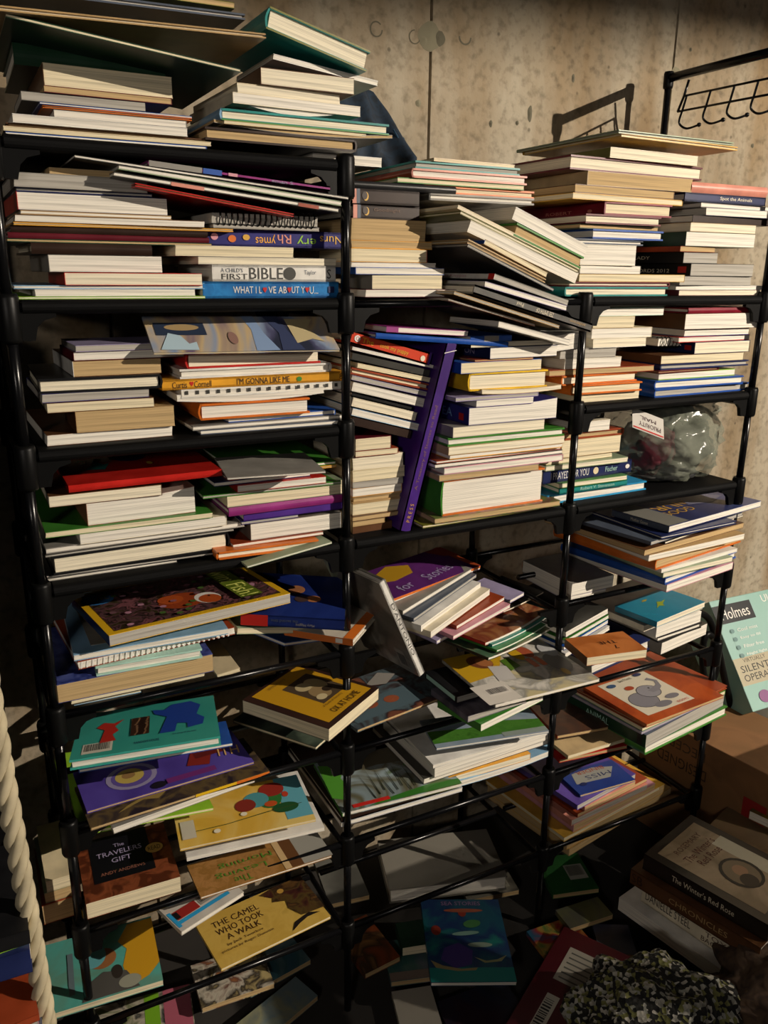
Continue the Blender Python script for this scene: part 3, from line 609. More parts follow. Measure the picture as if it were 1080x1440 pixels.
quad([(283, 1260), (471, 1202), (441, 1174), (258, 1208)], -.02, .005, 'm', 'tan', "tan picture book with upside-down green title letters and grey back panel", group=g7, p='w', ty=2, art=art_mat(['8a6236', '9a7040', '86602f'], 60),
     pr=[('T', 'rect', .86, .5, .3, 1, 0, '8a8880'), ('T', 'rect', .73, .5, .1, 1, 0, '5a3a20'), ('T', 'rect', .66, .5, .05, 1, 0, 'b89c70'), ('T', 'text', .33, .14, .13, .18, 180, '4f7a28', 'The'), ('T', 'text', .34, .38, .38, .2, 180, '4f7a28', 'Leaving'), ('T', 'text', .40, .64, .4, .2, 180, '4f7a28', 'Morning')])
quad([(310, 1358), (466, 1292), (419, 1228), (274, 1302)], -.06, .006, 'm', 'gold', "mustard yellow picture book with a dark jungle corner and brown title capitals", group=g7, p='c', art=art_mat(['a88a3c', 'b8994a', 'b09040'], 30),
     pr=[('T', 'text', .32, .78, .42, .12, 0, '3a2414', 'THE CAMEL'), ('T', 'text', .32, .62, .42, .12, 0, '3a2414', 'WHO TOOK'), ('T', 'text', .32, .47, .3, .11, 0, '3a2414', 'A WALK'), ('T', 'text', .3, .33, .32, .06, 0, '4a3018', 'by Jack Tworkov'), ('T', 'text', .3, .24, .46, .06, 0, '4a3018', 'pictures by Roger Duvoisin'),
         ('T', 'pg', .8, .6, .42, .78, 0, art_mat(['1c1210', '3a1c18', '4a3a1c', '2a1a14', '5a4020'], 30, seed=2), [(-1, .9), (-.6, .5), (-.7, .3), (-.2, .1), (-.3, -.3), (0, -.9), (1, -1), (1, 1), (-.4, 1)]), ('T', 'pg', .8, .14, .3, .2, 0, '1c1614', [(-1, -1), (-.6, .4), (.4, 1), (1, .2), (.2, .3), (-.4, -.2)]), ('T', 'ell', .77, .86, .06, .1, 0, 'a8823a')])
stack("little pile behind the left post", .03, lev(6), [b(60, 110, 1283, 16, 'p', 'rust', p='t', d=.14), b(62, 108, 1254, 14, 'p', 'sage', p='t', d=.14), b(64, 112, 1238, 16, 'p', 'cream', p='c', d=.14)])
# ---- bottom shelf
g8 = 'books on the lowest shelf of the left bay'
quad([(68, 1424), (231, 1380), (211, 1289), (60, 1330)], .0, .012, 'm', 'sage', "picture book half teal and half yellow lying on the lowest shelf", group=g8, p='c', art=art_mat(['3f8a80', '4f9a90', '5a8a7a'], 14),
     pr=[('T', 'pg', .82, .5, .36, .94, 0, 'b98a1c', [(-.6, -1), (.4, -.8), (1, -.5), (1, 1), (-.3, 1), (-.9, .5), (-.5, .2), (-.8, -.3)]), ('T', 'ell', .5, .55, .26, .3, 0, '8a5a34'), ('T', 'ell', .42, .62, .24, .36, 0, '5a9aa0'), ('T', 'pg', .55, .18, .5, .34, 0, '4a4844', [(-1, -1), (1, -1), (.6, .6), (-.2, 1), (-.8, .3)]), ('T', 'ell', .62, .3, .1, .2, 0, '2a2420'), ('T', 'ell', .72, .12, .2, .18, 0, '8a8a7a'), ('T', 'rect', .22, .45, .05, .6, 0, '5a6a70')])

# ================================================================ middle bay
stack("left pile, middle bay's top shelf", .02, lev(1), [
 b(514, 646, 441, 12, 'p', 'maroon', p='w'), b(523, 621, 430, 19, 'p', 'grey', s='L', p='c'), b(500, 624, 410, 9, 'p', 'blue', s='L', p='w'), b(494, 612, 400, 5, 'm', 'white', p='w'),
 b(494, 600, 393, 18, 'p', 'amber', s='R', sc='red', p='c'), b(494, 607, 374, 10, 'p', 'amber', p='t'), b(494, 598, 363, 30, 'p', 'tan', p='t'),
 b(497, 589, 333, 19, 'hs', 'darkbrown', l="lower of two dark brown hardcovers with a crescent moon on the spine", pr=[('F', 'rect', .03, .5, .07, 1, 0, 'salmon'), ('F', 'rect', .08, .5, .05, 1, 0, 'slate'), ('F', 'ell', .19, .5, .08, .6, 0, 'gold'), ('F', 'ell', .172, .55, .08, .55, 0, 'darkbrown'), ('F', 'text', .5, .6, .4, .3, 0, 'brown', 'Goodnight')]),
 b(496, 589, 313, 18, 'hs', 'darkbrown', l="upper of two dark brown hardcovers with a crescent moon on the spine", pr=[('F', 'rect', .03, .5, .07, 1, 0, 'salmon'), ('F', 'rect', .08, .5, .05, 1, 0, 'slate'), ('F', 'ell', .19, .5, .08, .6, 0, 'gold'), ('F', 'ell', .172, .55, .08, .55, 0, 'darkbrown')]),
 b(492, 640, 294, 11, 'hs', 'black', d=.2)], s='B')
zc = onY(600, 281, .02).z
stack("wide upper pile, middle bay's top", .02, zc, [
 b(603, 751, 287, 11, 'h', 'grey', s='L', sc='charcoal', p='w', d=.2, l="white-edged hardcover with charcoal lettered spine, lowest of the wide upper pile", pr=[('L', 'text', .5, .5, .6, .55, 0, 'white', 'HUCK LOTRE')]),
 b(594, 751, 277, 9, 'h', 'orange', s='L', sc='black', p='c', d=.2), b(559, 737, 264, 5, 'm', 'green', p='c', d=.2), b(580, 741, 257, 8, 'h', 'salmon', s='L', sc='rust', p='w', d=.24), b(584, 731, 244, 9, 'h', 'teal', p='g', d=.22), b(610, 724, 233, 5, 'm', 'sand', p='c', d=.18)], jit=2.5)
gt = 'slumped pile in the middle of the rack'
tv = -.035
tilt(tv, 700, 460, 800, 486, 9, 'p', 'grey', "crumpled grey paperback at the very bottom of the slumped pile", d=.14, p='w', group=gt)
tilt(tv+.01, 630, 423, 752, 459, 4, 'm', 'brown', "thin brown picture book under the slumped grey hardcover", d=.18, p='g', group=gt)
tilt(tv, 638, 414, 786, 462, 5, 'm', 'tan', "thin tan picture book touching the underside of the slumped grey hardcover", d=.18, p='g', group=gt)
tilt(tv, 665, 413, 830, 467, 14, 'hs', 'slate', "slate grey hardcover with upside-down white lettering, sliding against the post", d=.19, group=gt, art=art_mat(['4a4844', '5a5854'], 30),
     pr=[('F', 'text', .37, .5, .055, .4, 180, 'ivory', 'Poul'), ('F', 'text', .58, .5, .15, .5, 180, 'ivory', 'ZEE SMITH OF'), ('F', 'text', .87, .5, .14, .35, 180, 'tan', 'anderson')])
tilt(tv, 681, 403, 796, 437, 8, 'p', 'lilac', "lilac-grey paperback with bright page edge on the slate hardcover", d=.17, p='w', group=gt)
tilt(tv, 694, 393, 798, 430, 9, 'p', 'charcoal', "charcoal paperback with a white side spine and red tip in the slump", d=.19, s='L', sc='white', p='g', group=gt, pr=[('L', 'text', .4, .5, .4, .6, 0, 'pink', 'Lisa Kleypas'), ('L', 'rect', .96, .5, .08, 1, 0, 'red')])
tilt(tv, 657, 347, 778, 410, 5, 'm', 'slate', "dark photographic picture book, lowest of the steeply tilted pile", d=.2, p='g', group=gt, art=art_mat(['2a2824', '4a443c', '3a3c44'], 20))
tilt(tv, 657, 342, 766, 398, 7, 'h', 'tan', "tan hardcover under the cream paperback in the steeply tilted pile", d=.2, p='c', group=gt)
tilt(tv, 680, 343, 768, 390, 8, 'p', 'sand', "small sand paperback with blue tab in the steeply tilted pile", d=.15, s='L', sc='blue', p='c', group=gt)
tilt(tv, 657, 326, 809, 399, 19, 'p', 'ivory', "thick ivory paperback in the steeply tilted pile", d=.2, s='B', p='w', group=gt)
tilt(tv, 647, 301, 812, 384, 5, 'm', 'olive', "olive picture book, lower of the two thin ones below the green hardcover", d=.2, p='i', group=gt)
tilt(tv, 643, 293, 814, 379, 6, 'm', 'cream', "cream picture book, upper of the two thin ones below the green hardcover", d=.2, p='i', group=gt)
tilt(tv, 722, 331, 816, 378, 20, 'h', 'green', "green hardcover with tan pages near the top of the steeply tilted pile", d=.17, p='t', group=gt)
tilt(tv, 720, 308, 822, 362, 20, 'p', 'white', "thick white paperback on top of the steeply tilted pile", d=.17, s='B', p='w', group=gt)
# ---- tall space, right column
top, zcol = stack("right column, middle bay's tall space", .0, lev(3), [
 b(595, 757, 729, 4, 'm', 'olive', p='c', d=.2), b(612, 787, 716, 8, 'm', 'brown', p='t', d=.24, art=art_mat(['4a3a2a', '6a4a3a', '5a6a30', '8a6a5a'], 30)),
 b(622, 763, 703, 31, 'h', 'orange', s='L', sc='green', p='w', d=.19, l="very thick green and orange hardcover low in the right column"),
 b(618, 757, 667, 12, 'p', 'grey', p='t', d=.18), b(625, 791, 656, 9, 'm', 'pink', p='w', d=.23), b(612, 790, 647, 6, 'm', 'charcoal', p='w', d=.23), b(614, 788, 641, 5, 'm', 'rust', p='w', d=.22), b(633, 790, 636, 6, 'm', 'amber', p='w', d=.22),
 b(631, 793, 630, 12, 'p', 'sand', s='L', p='i', d=.2), b(630, 793, 618, 10, 'h', 'green', p='w', d=.2), b(637, 765, 608, 14, 'p', 'grey', s='L', p='i', d=.18),
 b(659, 782, 591, 18, 'p', 'indigo', s='L', p='w', d=.18, pr=[('L', 'text', .6, .5, .25, .5, 0, 'sky', 'SEA'), ('L', 'rect', .88, .4, .08, .4, 0, 'red')], curl=.012), b(670, 750, 568, 7, 'p', 'violet', p='w', d=.17), b(641, 757, 559, 6, 'm', 'lilac', p='g', d=.17), b(678, 789, 551, 4, 'g', 'sand', p='i', bend=.003, d=.17),
 b(660, 769, 545, 20, 'h', 'yellow', s='L', p='i', d=.17), b(648, 761, 521, 13, 'p', 'blue', s='L', p='c', d=.17), b(668, 750, 505, 6, 'm', 'rust', p='t', d=.16), b(689, 783, 501, 13, 'p', 'navy', s='L', p='w', d=.17, pr=[('L', 'text', .5, .5, .5, .5, 0, 'lilac', 'NEWTON')]),
 b(662, 790, 485, 8, 'p', 'charcoal', s='L', p='i', d=.18), b(662, 720, 471, 9, 'ms', 'blue', d=.17, pr=[('F', 'rect', .5, .5, .35, .9, 0, 'grey')])], vj=.003)
tilt(.005, 782, 494, 822, 488, 22, 'p', 'white', "crumpled white paperback squeezed between the right column and the post", d=.15, p='w')
tilt(.0, 528, 476, 714, 488, 8, 'hs', 'blue', "wide glossy blue hardcover bridging the red spine and the right column", d=.2, rough=.15)
tilt(.005, 543, 467, 658, 473, 8, 'p', 'magenta', "white-paged paperback with a pink spine tip on the wide blue hardcover", d=.16, p='w', pr=[('F', 'rect', .07, .5, .14, .9, 0, 'magenta')])
# ---- tall space, left column
stack("left column, middle bay's tall space", .02, lev(3), [
 b(496, 551, 744, 8, 'ps', 'brown', p='t'), b(496, 541, 735, 8, 'p', 'tan', p='t'), b(496, 563, 726, 7, 'p', 'brown', p='t'), b(496, 571, 717, 15, 'p', 'sand', p='c'), b(496, 573, 701, 7, 'h', 'tan', p='t'),
 b(496, 565, 692, 11, 'p', 'amber', p='w'), b(496, 567, 680, 8, 'p', 'grey', p='g'), b(496, 569, 671, 15, 'p', 'cream', p='c'), b(496, 567, 655, 15, 'p', 'ivory', p='i'), b(500, 560, 637, 7, 'p', 'rust', p='c'), b(500, 550, 629, 18, 'p', 'maroon', s='R', p='c')], d=.16)
gl = 'tilted books of the left column'
for (xl, yl, xr, yr, tp, k, c, p, lab) in [
 (494, 598, 576, 617, 13, 'ps', 'darkbrown', 't', "dark brown paperback spine, lowest of the tilted books in the left column"),
 (494, 584, 592, 607, 11, 'p', 'sky', 'w', "sky blue paperback with bright white pages in the left column"),
 (494, 571, 584, 592, 13, 'p', 'ivory', 'i', "ivory paperback second above the dark brown spine in the left column"),
 (494, 557, 578, 577, 6, 'ms', 'black', 'w', "thin black spine in the middle of the left column's tilted books"),
 (494, 550, 595, 573, 14, 'p', 'grey', 'w', "thick grey paperback with white pages above the thin black spine"),
 (494, 534, 602, 558, 7, 'p', 'lilac', 'g', "thin lilac paperback in the left column's tilted books"),
 (493, 526, 602, 549, 10, 'h', 'rust', 'c', "slim rust hardcover with patterned edge in the left column"),
 (502, 517, 606, 538, 7, 'p', 'cream', 'c', "thin cream paperback fourth below the red-orange spine"),
 (494, 506, 603, 530, 11, 'ps', 'charcoal', 'g', "charcoal paperback spine two below the red-orange spine"),
 (495, 492, 617, 520, 5, 'm', 'white', 'w', "thin white picture book directly under the red-orange spine"),
 (492, 483, 603, 514, 20, 'hs', 'red', 'w', "red-orange hardcover spine with yellow lettering at the top of the left column")]:
    pr = [('F', 'text', .2, .5, .14, .4, 0, 'yellow', 'The'), ('F', 'text', .53, .45, .36, .42, 0, 'yellow', 'took my puppy'), ('F', 'ell', .07, .5, .07, .5, 0, 'white'), ('F', 'text', .07, .5, .035, .3, 0, 'red', 'C'), ('F', 'ell', .9, .4, .06, .45, 0, 'ivory'), ('F', 'rect', .985, .5, .03, 1, 0, 'purple')] if c == 'red' else ()
    o = tilt(.02, xl, yl, xr, yr, tp, k, c, lab, d=.16, p=p, group=gl, pr=pr, art=art_mat(['b8321a', 'c43c20'], 12) if c == 'red' else None)
# tall purple hardcover standing on its end and leaning
A = onY(562, 746, .0); B_ = onY(628, 480, .0); hgt = (B_-A).length; lean = math.degrees(math.atan2(B_.x-A.x, B_.z-A.z))
Mx = frame(A+Vector((.0, 0, .0)), 0, lean) @ Matrix(((0, 0, 1, 0), (0, 1, 0, 0), (-1, 0, 0, 0), (0, 0, 0, 1)))
tw = abs(onY(579, 744, 0).x-A.x)
# local x runs up the spine, local z across the thickness
Mx = frame(A, 0, lean) @ Matrix(((0, 0, -1, tw), (0, 1, 0, 0), (1, 0, 0, 0), (0, 0, 0, 1)))
build_book(Mx, hgt, .2, tw, 'hs', 'purple', 'F', 'w', "tall purple hardcover standing on end and leaning between the two columns", None, art=art_mat(['3c1c6c', '44247a', '381a64'], 6), rough=.3,
           pr=[('F', 'text', .45, .5, .45, .3, 0, '7a5a50', 'A Treasury of Stories to Read'), ('F', 'text', .1, .5, .1, .3, 0, 'gold', 'P R E S S'), ('F', 'rect', .955, .5, .004, 1, 24, 'white')])

# ---- fifth level: slid pamphlets, leaning books
gm = 'pamphlets slid out in a fan'
quad([(557, 850), (669, 789), (617, 774), (495, 806)], .05, .009, 'm', 'purple', "purple storybook with upside-down pale letters and a yellow figure, atop the fan", tx=4, p='w', rough=.2, art=art_mat(['4a1e5a', '5a2868', '441a50'], 7),
     pr=[('T', 'pg', .3, .68, .5, .6, 0, 'a8801c', [(-1, -.4), (-.3, -.8), (.6, -.6), (.9, .3), (.2, .9), (-.5, .4), (-.9, .2)]), ('T', 'text', .62, .28, .34, .22, 8, 'lilac', 'Stories'), ('T', 'text', .22, .2, .16, .2, 8, 'lilac', 'for'), ('T', 'rect', .97, .5, .06, 1, 0, 'rust'), ('T', 'pg', .92, .75, .2, .45, 0, '7a2a1c', [(-1, 1), (-.2, -.4), (1, -1), (1, 1)]), ('F', 'rect', .5, .7, 1, .5, 0, 'orange')])
fan = [((566, 858), (664, 800), 'grey', 'w', .008, 'first'), ((583, 870), (667, 808), 'slate', 'g', .007, 'second'), ((593, 880), (674, 820), 'white', 'w', .012, 'third'), ((606, 888), (688, 829), 'ivory', 'w', .012, 'fourth'),
       ((640, 877), (714, 840), 'rust', 'w', .008, 'fifth'), ((634, 889), (726, 851), 'pink', 'w', .008, 'sixth'), ((608, 894), (748, 836), 'lilac', 'w', .007, 'seventh')]
for i, (a, c_, col, p, t, od) in enumerate(fan):
    zt_ = .764 - .0095*i
    dx, dy = -62, -20
    quad([a, c_, (c_[0]+dx, c_[1]+dy), (a[0]+dx, a[1]+dy)], None, t, 'm' if t < .01 else 'p', col, f"{col} pamphlet, {od} below the purple storybook in the slid fan", tx=3, ty=-3, z=zt_, p=p, group=gm)
quad([(608, 899), (760, 838), (700, 815), (560, 868)], None, .004, 'g', 'charcoal', "curved glossy magazine lowest of the slid fan", z=.693, p='i', group=gm, bend=.012, art=art_mat(['2a2420', '4a443c', '1c1a18'], 14))
for (a, c_, col, t, z, lab, art) in [
  ((686, 908), (757, 865), 'red', .007, .686, "red-edged picture book with brown photograph under the curved magazine", ['7a4a2a', '8a5a34', '6a2a18', '9a6a44']),
  ((696, 911), (768, 867), 'teal', .005, .680, "teal-edged picture book second under the curved magazine", ['1f6a62', '2a7a70']),
  ((703, 919), (773, 872), 'green', .005, .675, "green picture book third under the curved magazine", ['2a5a3a', '3a7a4a']),
  ((690, 927), (783, 880), 'darkbrown', .006, .669, "dark brown picture book lying on the toy catalogue", ['2a221c', '4a4034', '3a5a44', '6a6a50'])]:
    quad([a, c_, (c_[0]-100, c_[1]-46), (a[0]-112, a[1]-40)], None, t, 'm', col, lab, z=z, p='w', art=art_mat(art, 16), bend=.006, sc=col, group='picture books under the fan')
quad([(712, 995), (838, 948), (770, 909), (602, 918)], None, .006, 'g', 'white', "toy catalogue with a smiling child on yellow and a barcode corner", z=.642, p='w', rough=.18, art=art_mat(['a8a69e', 'c9c4ba', '8a8880', 'b8ac84'], 22),
     pr=[('T', 'pg', .25, .72, .5, .55, 0, 'b9921c', [(-1, -1), (.2, -.8), (1, .4), (.7, 1), (-1, 1)]), ('T', 'ell', .26, .78, .2, .3, 20, '6a3a22'), ('T', 'ell', .29, .76, .13, .2, 20, '9a6038'), ('T', 'pg', .33, .5, .2, .34, 0, 'b8b4b0', [(-1, -.8), (.5, -1), (1, .6), (-.5, 1)]), ('T', 'pg', .48, .62, .12, .26, 0, '4a6a20', [(-1, -1), (1, -.6), (.8, 1), (-.8, .8)]), ('T', 'rect', .1, .18, .3, .36, 0, 'c8c2b8'), ('T', 'code', .13, .2, .2, .14, 0, 'd0cac0'), ('T', 'ell', .72, .78, .12, .26, 0, '9a4a30'), ('T', 'rect', .66, .55, .05, .2, 0, 'b8603a'), ('T', 'rect', .74, .55, .05, .2, 0, 'b8603a'), ('T', 'ell', .62, .78, .1, .3, 0, 'b9921c'), ('T', 'ell', .86, .45, .2, .4, 0, '77746e'), ('T', 'ell', .82, .25, .06, .14, 0, 'b9921c'), ('T', 'ell', .92, .72, .14, .3, 0, 'a8a8a8')])
gk = 'small books tucked under the toy catalogue'
quad([(640, 985), (706, 958), (660, 930), (603, 942)], None, .012, 'p', 'black', "black paperback with a mint stripe tucked under the toy catalogue", z=.628, p='g', group=gk, pr=[('L', 'rect', .5, .5, .9, .7, 0, 'mint')])
quad([(662, 1008), (740, 978), (690, 948), (600, 966)], None, .012, 'm', 'lilac', "lilac-grey picture book tucked lower under the toy catalogue", z=.612, p='g', group=gk, art=art_mat(['4a4650', '6a6470', '3a3844'], 18))
quad([(674, 1020), (765, 975), (700, 945), (620, 985)], None, .014, 'p', 'green', "green and white boxed book lowest under the toy catalogue", z=.596, p='w', group=gk)
# leaning thin book with lettered spine
def standing(A, B_, tw, d, k, c, label, **o):
    """a book on end: spine towards us, its foot at A and head at B_"""
    lean = math.degrees(math.atan2(B_.x-A.x, B_.z-A.z))
    Mx = frame(A, o.pop('yaw', 0), lean) @ Matrix(((0, 0, -1, tw), (0, 1, 0, 0), (1, 0, 0, 0), (0, 0, 0, 1)))
    return build_book(Mx, (B_-A).length, d, tw, k, c, 'F', 'w', label, **o)
standing(onY(590, 952, -.02), onY(524, 816, -.02), .013, .15, 'hs', 'ivory', "thin book with a lettered pale spine leaning left in front of the purple storybook", yaw=12, art=art_mat(['3a3834', '6a665e', '55524c', '8a867c'], 10), sc='white', pr=[('F', 'text', .5, .5, .55, .5, 180, 'charcoal', "D'ANTONIO"), ('T', 'code', .15, .2, .16, .2, 90, 'grey')])
gh = 'picture books slipping off the fifth level of the middle bay'
quad([(497, 1046), (616, 964), (560, 925), (470, 975)], None, .006, 'm', 'slate', "dark floral picture book with photographs, under the yellow framed one", z=.60, p='t', group=gh, art=art_mat(['1c1a1c', '3a3436', '4a5a60', '2a2024', '6a4030'], 22), pr=[('T', 'pg', .4, .3, .7, .4, 0, '4a5c64', [(-1, -1), (1, -1), (1, 1), (-1, 1)]), ('T', 'ell', .3, .35, .14, .16, 0, '8a4a30'), ('T', 'ell', .5, .32, .14, .16, 0, '8a4a30'), ('T', 'pg', .62, .8, .35, .3, 0, '8a8680', [(-1, -.3), (0, -1), (1, 0), (.3, 1)])])
quad([(322, 1016), (450, 1046), (500, 1000), (400, 960)], None, .006, 'm', 'sage', "sage picture book poking out left of the yellow framed one", z=.575, p='c', group=gh, art=art_mat(['3a443c', '4f5a4c', '2c342c'], 16))
quad([(342, 980), (462, 1030), (533, 963), (417, 937)], .05, .022, 'p', 'brown', "yellow paperback with a brown frame and animal sketch, lying cornerwise", s='B', p='c', group=gh, art=art_mat(['2a1812', '33201a'], 9),
     pr=[('T', 'rect', .49, .52, .9, .84, 0, 'b98a1a'), ('T', 'rect', .46, .62, .5, .46, 0, '4a3c2c'), ('T', 'ell', .42, .7, .26, .22, 0, 'a89468'), ('T', 'ell', .55, .58, .24, .24, 0, '8a7450'), ('T', 'ell', .36, .56, .16, .2, 0, 'b0a078'), ('T', 'ell', .57, .68, .1, .12, 0, '2c2218'), ('T', 'ell', .62, .5, .1, .14, 0, 'c0b088'),
         ('T', 'text', .86, .55, .5, .08, 90, '3a2414', 'OX AT HOME'), ('T', 'text', .75, .5, .35, .04, 90, '5a3a1c', 'A Book of Country'), ('T', 'text', .1, .45, .3, .04, 90, '8a6a2a', 'stories'), ('R', 'rect', .5, .5, .3, .3, 0, 'red')][:-1])
# ---- sixth level of the middle bay
gf = 'picture books on the sixth level of the middle bay'
tilt(-.0, 480, 1163, 650, 1113, 6, 'm', 'white', "white-edged picture book lowest of the three below the meadow pile", d=.25, p='w', group=gf, art=art_mat(['8a8a90', 'b0b0b4'], 20))
tilt(-.0, 480, 1157, 645, 1108, 9, 'hs', 'darkbrown', "dark spine of the middle one of three below the meadow pile", d=.25, group=gf, pr=[('F', 'rect', .88, .5, .1, .7, 0, 'red')])
quad([(484, 1141), (645, 1104), (600, 1035), (440, 1078)], .0, .008, 'm', 'green', "pond picture book with reeds and frogs painted on its cover", p='w', group=gf, art=art_mat(['5a5f58', '7a8a90', '55523c', '8a9aa0', '4a5a30'], 9), sc='green',
     pr=[('T', 'pg', .1, .6, .22, .8, 0, '4a8a2c', [(-1, -.8), (-.2, -1), (.6, -.6), (.3, 0), (1, .5), (.2, 1), (-.8, .8)]), ('T', 'pg', .55, .82, .8, .34, 0, '4a4434', [(-1, -1), (-.2, -.7), (.5, -1), (1, -.5), (1, 1), (-1, 1)]), ('T', 'pg', .6, .06, .8, .12, 0, '2f6a22', [(-1, -1), (1, -1), (1, .6), (.3, 1), (-.4, .2)]), ('T', 'rect', .25, .06, .3, .06, 0, 'red'), ('T', 'ell', .75, .58, .16, .12, 0, '4a7a34')] +
        [('T', 'pg', .3+.05*j, .35+.05*(j % 3), .1, .5, 0, '1c2416', [(-.1, -1), (.1, -1), (.5*((j % 3)-1), 1)]) for j in range(9)])
stack("white-edged pile beside the pond book", .0, onY(690, 1092, 0).z, [
 b(622, 776, 1086, 5, 'g', 'sky', p='w', bend=.006, d=.24), b(632, 745, 1079, 8, 'p', 'amber', p='i', d=.15), b(597, 774, 1070, 5, 'm', 'charcoal', p='w', d=.2), b(612, 770, 1064, 12, 'p', 'grey', p='w', d=.19), b(610, 768, 1051, 5, 'm', 'white', p='w', d=.2)])
quad([(610, 1050), (772, 1030), (736, 985), (597, 1020)], -.0, .005, 'm', 'sky', "meadow picture book with green field and grey-blue sky, atop the white-edged pile", p='w', group=gf, art=art_mat(['6a7a84', '7a8a98', '8a94a0'], 9),
     pr=[('T', 'pg', .5, .35, 1, .45, 0, art_mat(['2f5a1c', '44742a', '3a6a24'], 60), [(-1, -1), (1, -1), (1, .5), (.4, 1), (-.3, .6), (-1, .9)]), ('T', 'rect', .8, .1, .4, .15, 0, '7f8a84')])

# ================================================================ right bay
stack("left pile, right bay's top shelf", .012, lev(1), [
 b(795, 938, 418, 14, 'h', 'teal', s='L', p='i', d=.2), b(800, 941, 405, 7, 'h', 'maroon', p='i'), b(814, 962, 398, 9, 'p', 'gold', p='c'), b(815, 900, 387, 11, 'p', 'grey', p='w'), b(815, 893, 375, 29, 'p', 'ivory', p='w'),
 b(803, 904, 346, 6, 'h', 'slate', p='w'), b(833, 932, 339, 13, 'h', 'blue', p='w', d=.2), b(815, 925, 325, 7, 'm', 'darkgreen', p='t', d=.22), b(823, 929, 318, 11, 'h', 'maroon', p='i', d=.22), b(849, 944, 306, 19, 'h', 'crimson', s='L', p='c', d=.24, pr=[('L', 'text', .5, .35, .3, .25, 0, 'salmon', 'ROBERT'), ('L', 'ell', .85, .35, .05, .25, 0, 'salmon')]),
 b(805, 960, 286, 8, 'm', 'gold', p='c', d=.2), b(808, 948, 277, 8, 'm', 'brown', p='t', d=.22), b(825, 973, 267, 12, 'p', 'sand', s='L', p='t', d=.2), b(801, 987, 247, 11, 'h', 'maroon', p='i', d=.22), b(857, 981, 229, 15, 'p', 'ivory', s='L', sc='olive', p='i', d=.17)], jit=2.2)
tilt(.0, 874, 192, 1037, 212, 6, 'h', 'gold', "large gold-edged picture book lying under the sea-green one, top right pile", d=.26, p='c', sc='gold', group='large picture books on the top right pile')
tilt(.0, 870, 187, 1032, 205, 5, 'h', 'sage', "large sea-green picture book on the very top of the top right pile", d=.27, p='g', group='large picture books on the top right pile')
stack("right pile, right bay's top shelf", .012, lev(1), [
 b(954, 1068, 418, 8, 'p', 'maroon', s='L', p='i'), b(950, 1072, 410, 5, 'm', 'white', p='w'), b(955, 1055, 404, 12, 'p', 'charcoal', p='g'), b(970, 1058, 391, 15, 'p', 'black', s='L', p='g', d=.2, l="black paperback with dated records lettering on its side spine", pr=[('L', 'text', .45, .4, .6, .3, 0, 'ivory', '5 RECORDS 2012'), ('L', 'rect', .9, .5, .1, .5, 0, 'red')]),
 b(960, 1008, 373, 15, 'p', 'black', s='L', p='g', d=.2, l="small black paperback with pale capitals on its spine, above the records book", pr=[('L', 'text', .5, .5, .2, .3, 0, 'ivory', 'LADY')]), b(956, 1005, 357, 8, 'p', 'rust', s='L', p='t', d=.19), b(963, 1060, 350, 20, 'p', 'darkgreen', s='L', p='w', d=.18), b(970, 1062, 330, 9, 'p', 'tan', p='i'),
 b(973, 1082, 318, 8, 'ms', 'darkbrown'), b(992, 1085, 308, 10, 'p', 'navy', p='w', d=.2), b(985, 1084, 297, 4, 'm', 'grey', p='w'),
 b(962, 1076, 289, 11, 'hs', 'navy', d=.18, l="navy hardcover with pale lettering on its spine under the salmon one", pr=[('F', 'text', .62, .5, .4, .5, 0, 'ivory', 'Spot the Animals')]), b(970, 1077, 277, 15, 'hs', 'salmon', d=.18)])
stack("left pile, right bay's second shelf", .012, lev(2), [
 b(815, 897, 572, 8, 'p', 'darkbrown', p='c'), b(803, 901, 561, 13, 'h', 'orange', s='L', p='c', d=.2), b(790, 894, 548, 12, 'h', 'orange', s='L', p='i', d=.18, l="slim orange hardcover second of the orange group, right bay's second shelf"), b(772, 918, 534, 8, 'm', 'rust', p='t', d=.2), b(793, 872, 526, 14, 'p', 'ivory', p='w'), b(787, 865, 512, 15, 'p', 'grey', p='g'),
 b(833, 907, 497, 14, 'p', 'white', p='i'), b(831, 915, 484, 14, 'p', 'cream', p='w'), b(833, 891, 470, 17, 'p', 'sand', p='c'), b(840, 932, 453, 12, 'p', 'mint', p='w'), b(858, 935, 441, 5, 'm', 'olive', p='w')], d=None)
stack("right pile, right bay's second shelf", .01, lev(2), [
 b(921, 1052, 557, 10, 'h', 'blue', p='g', s='L', d=.17), b(921, 1044, 546, 12, 'h', 'blue', p='w', s='L', d=.17), b(926, 1032, 534, 9, 'm', 'lime', p='w', d=.17), b(926, 1010, 526, 6, 'h', 'maroon', p='t'),
 b(929, 1051, 520, 8, 'h', 'navy', s='L', p='g', d=.2), b(929, 1044, 512, 13, 'p', 'brown', s='L', p='c', d=.18), b(976, 1053, 499, 16, 'p', 'navy', s='L', p='i', d=.2, l="navy paperback with faint lettering on its side spine below the wire-bound pad", pr=[('L', 'text', .5, .6, .4, .35, 0, 'sky', 'CRUSADER'), ('L', 'rect', .92, .5, .08, .4, 0, 'red')]),
 b(954, 1053, 483, 7, 'm', 'red', p='w', d=.18), b(962, 1052, 475, 8, 'm', 'indigo', p='w', d=.18), b(962, 1064, 465, 20, 'p', 'brown', s='L', p='w', d=.2), b(967, 1080, 443, 8, 'hs', 'crimson', d=.2)])
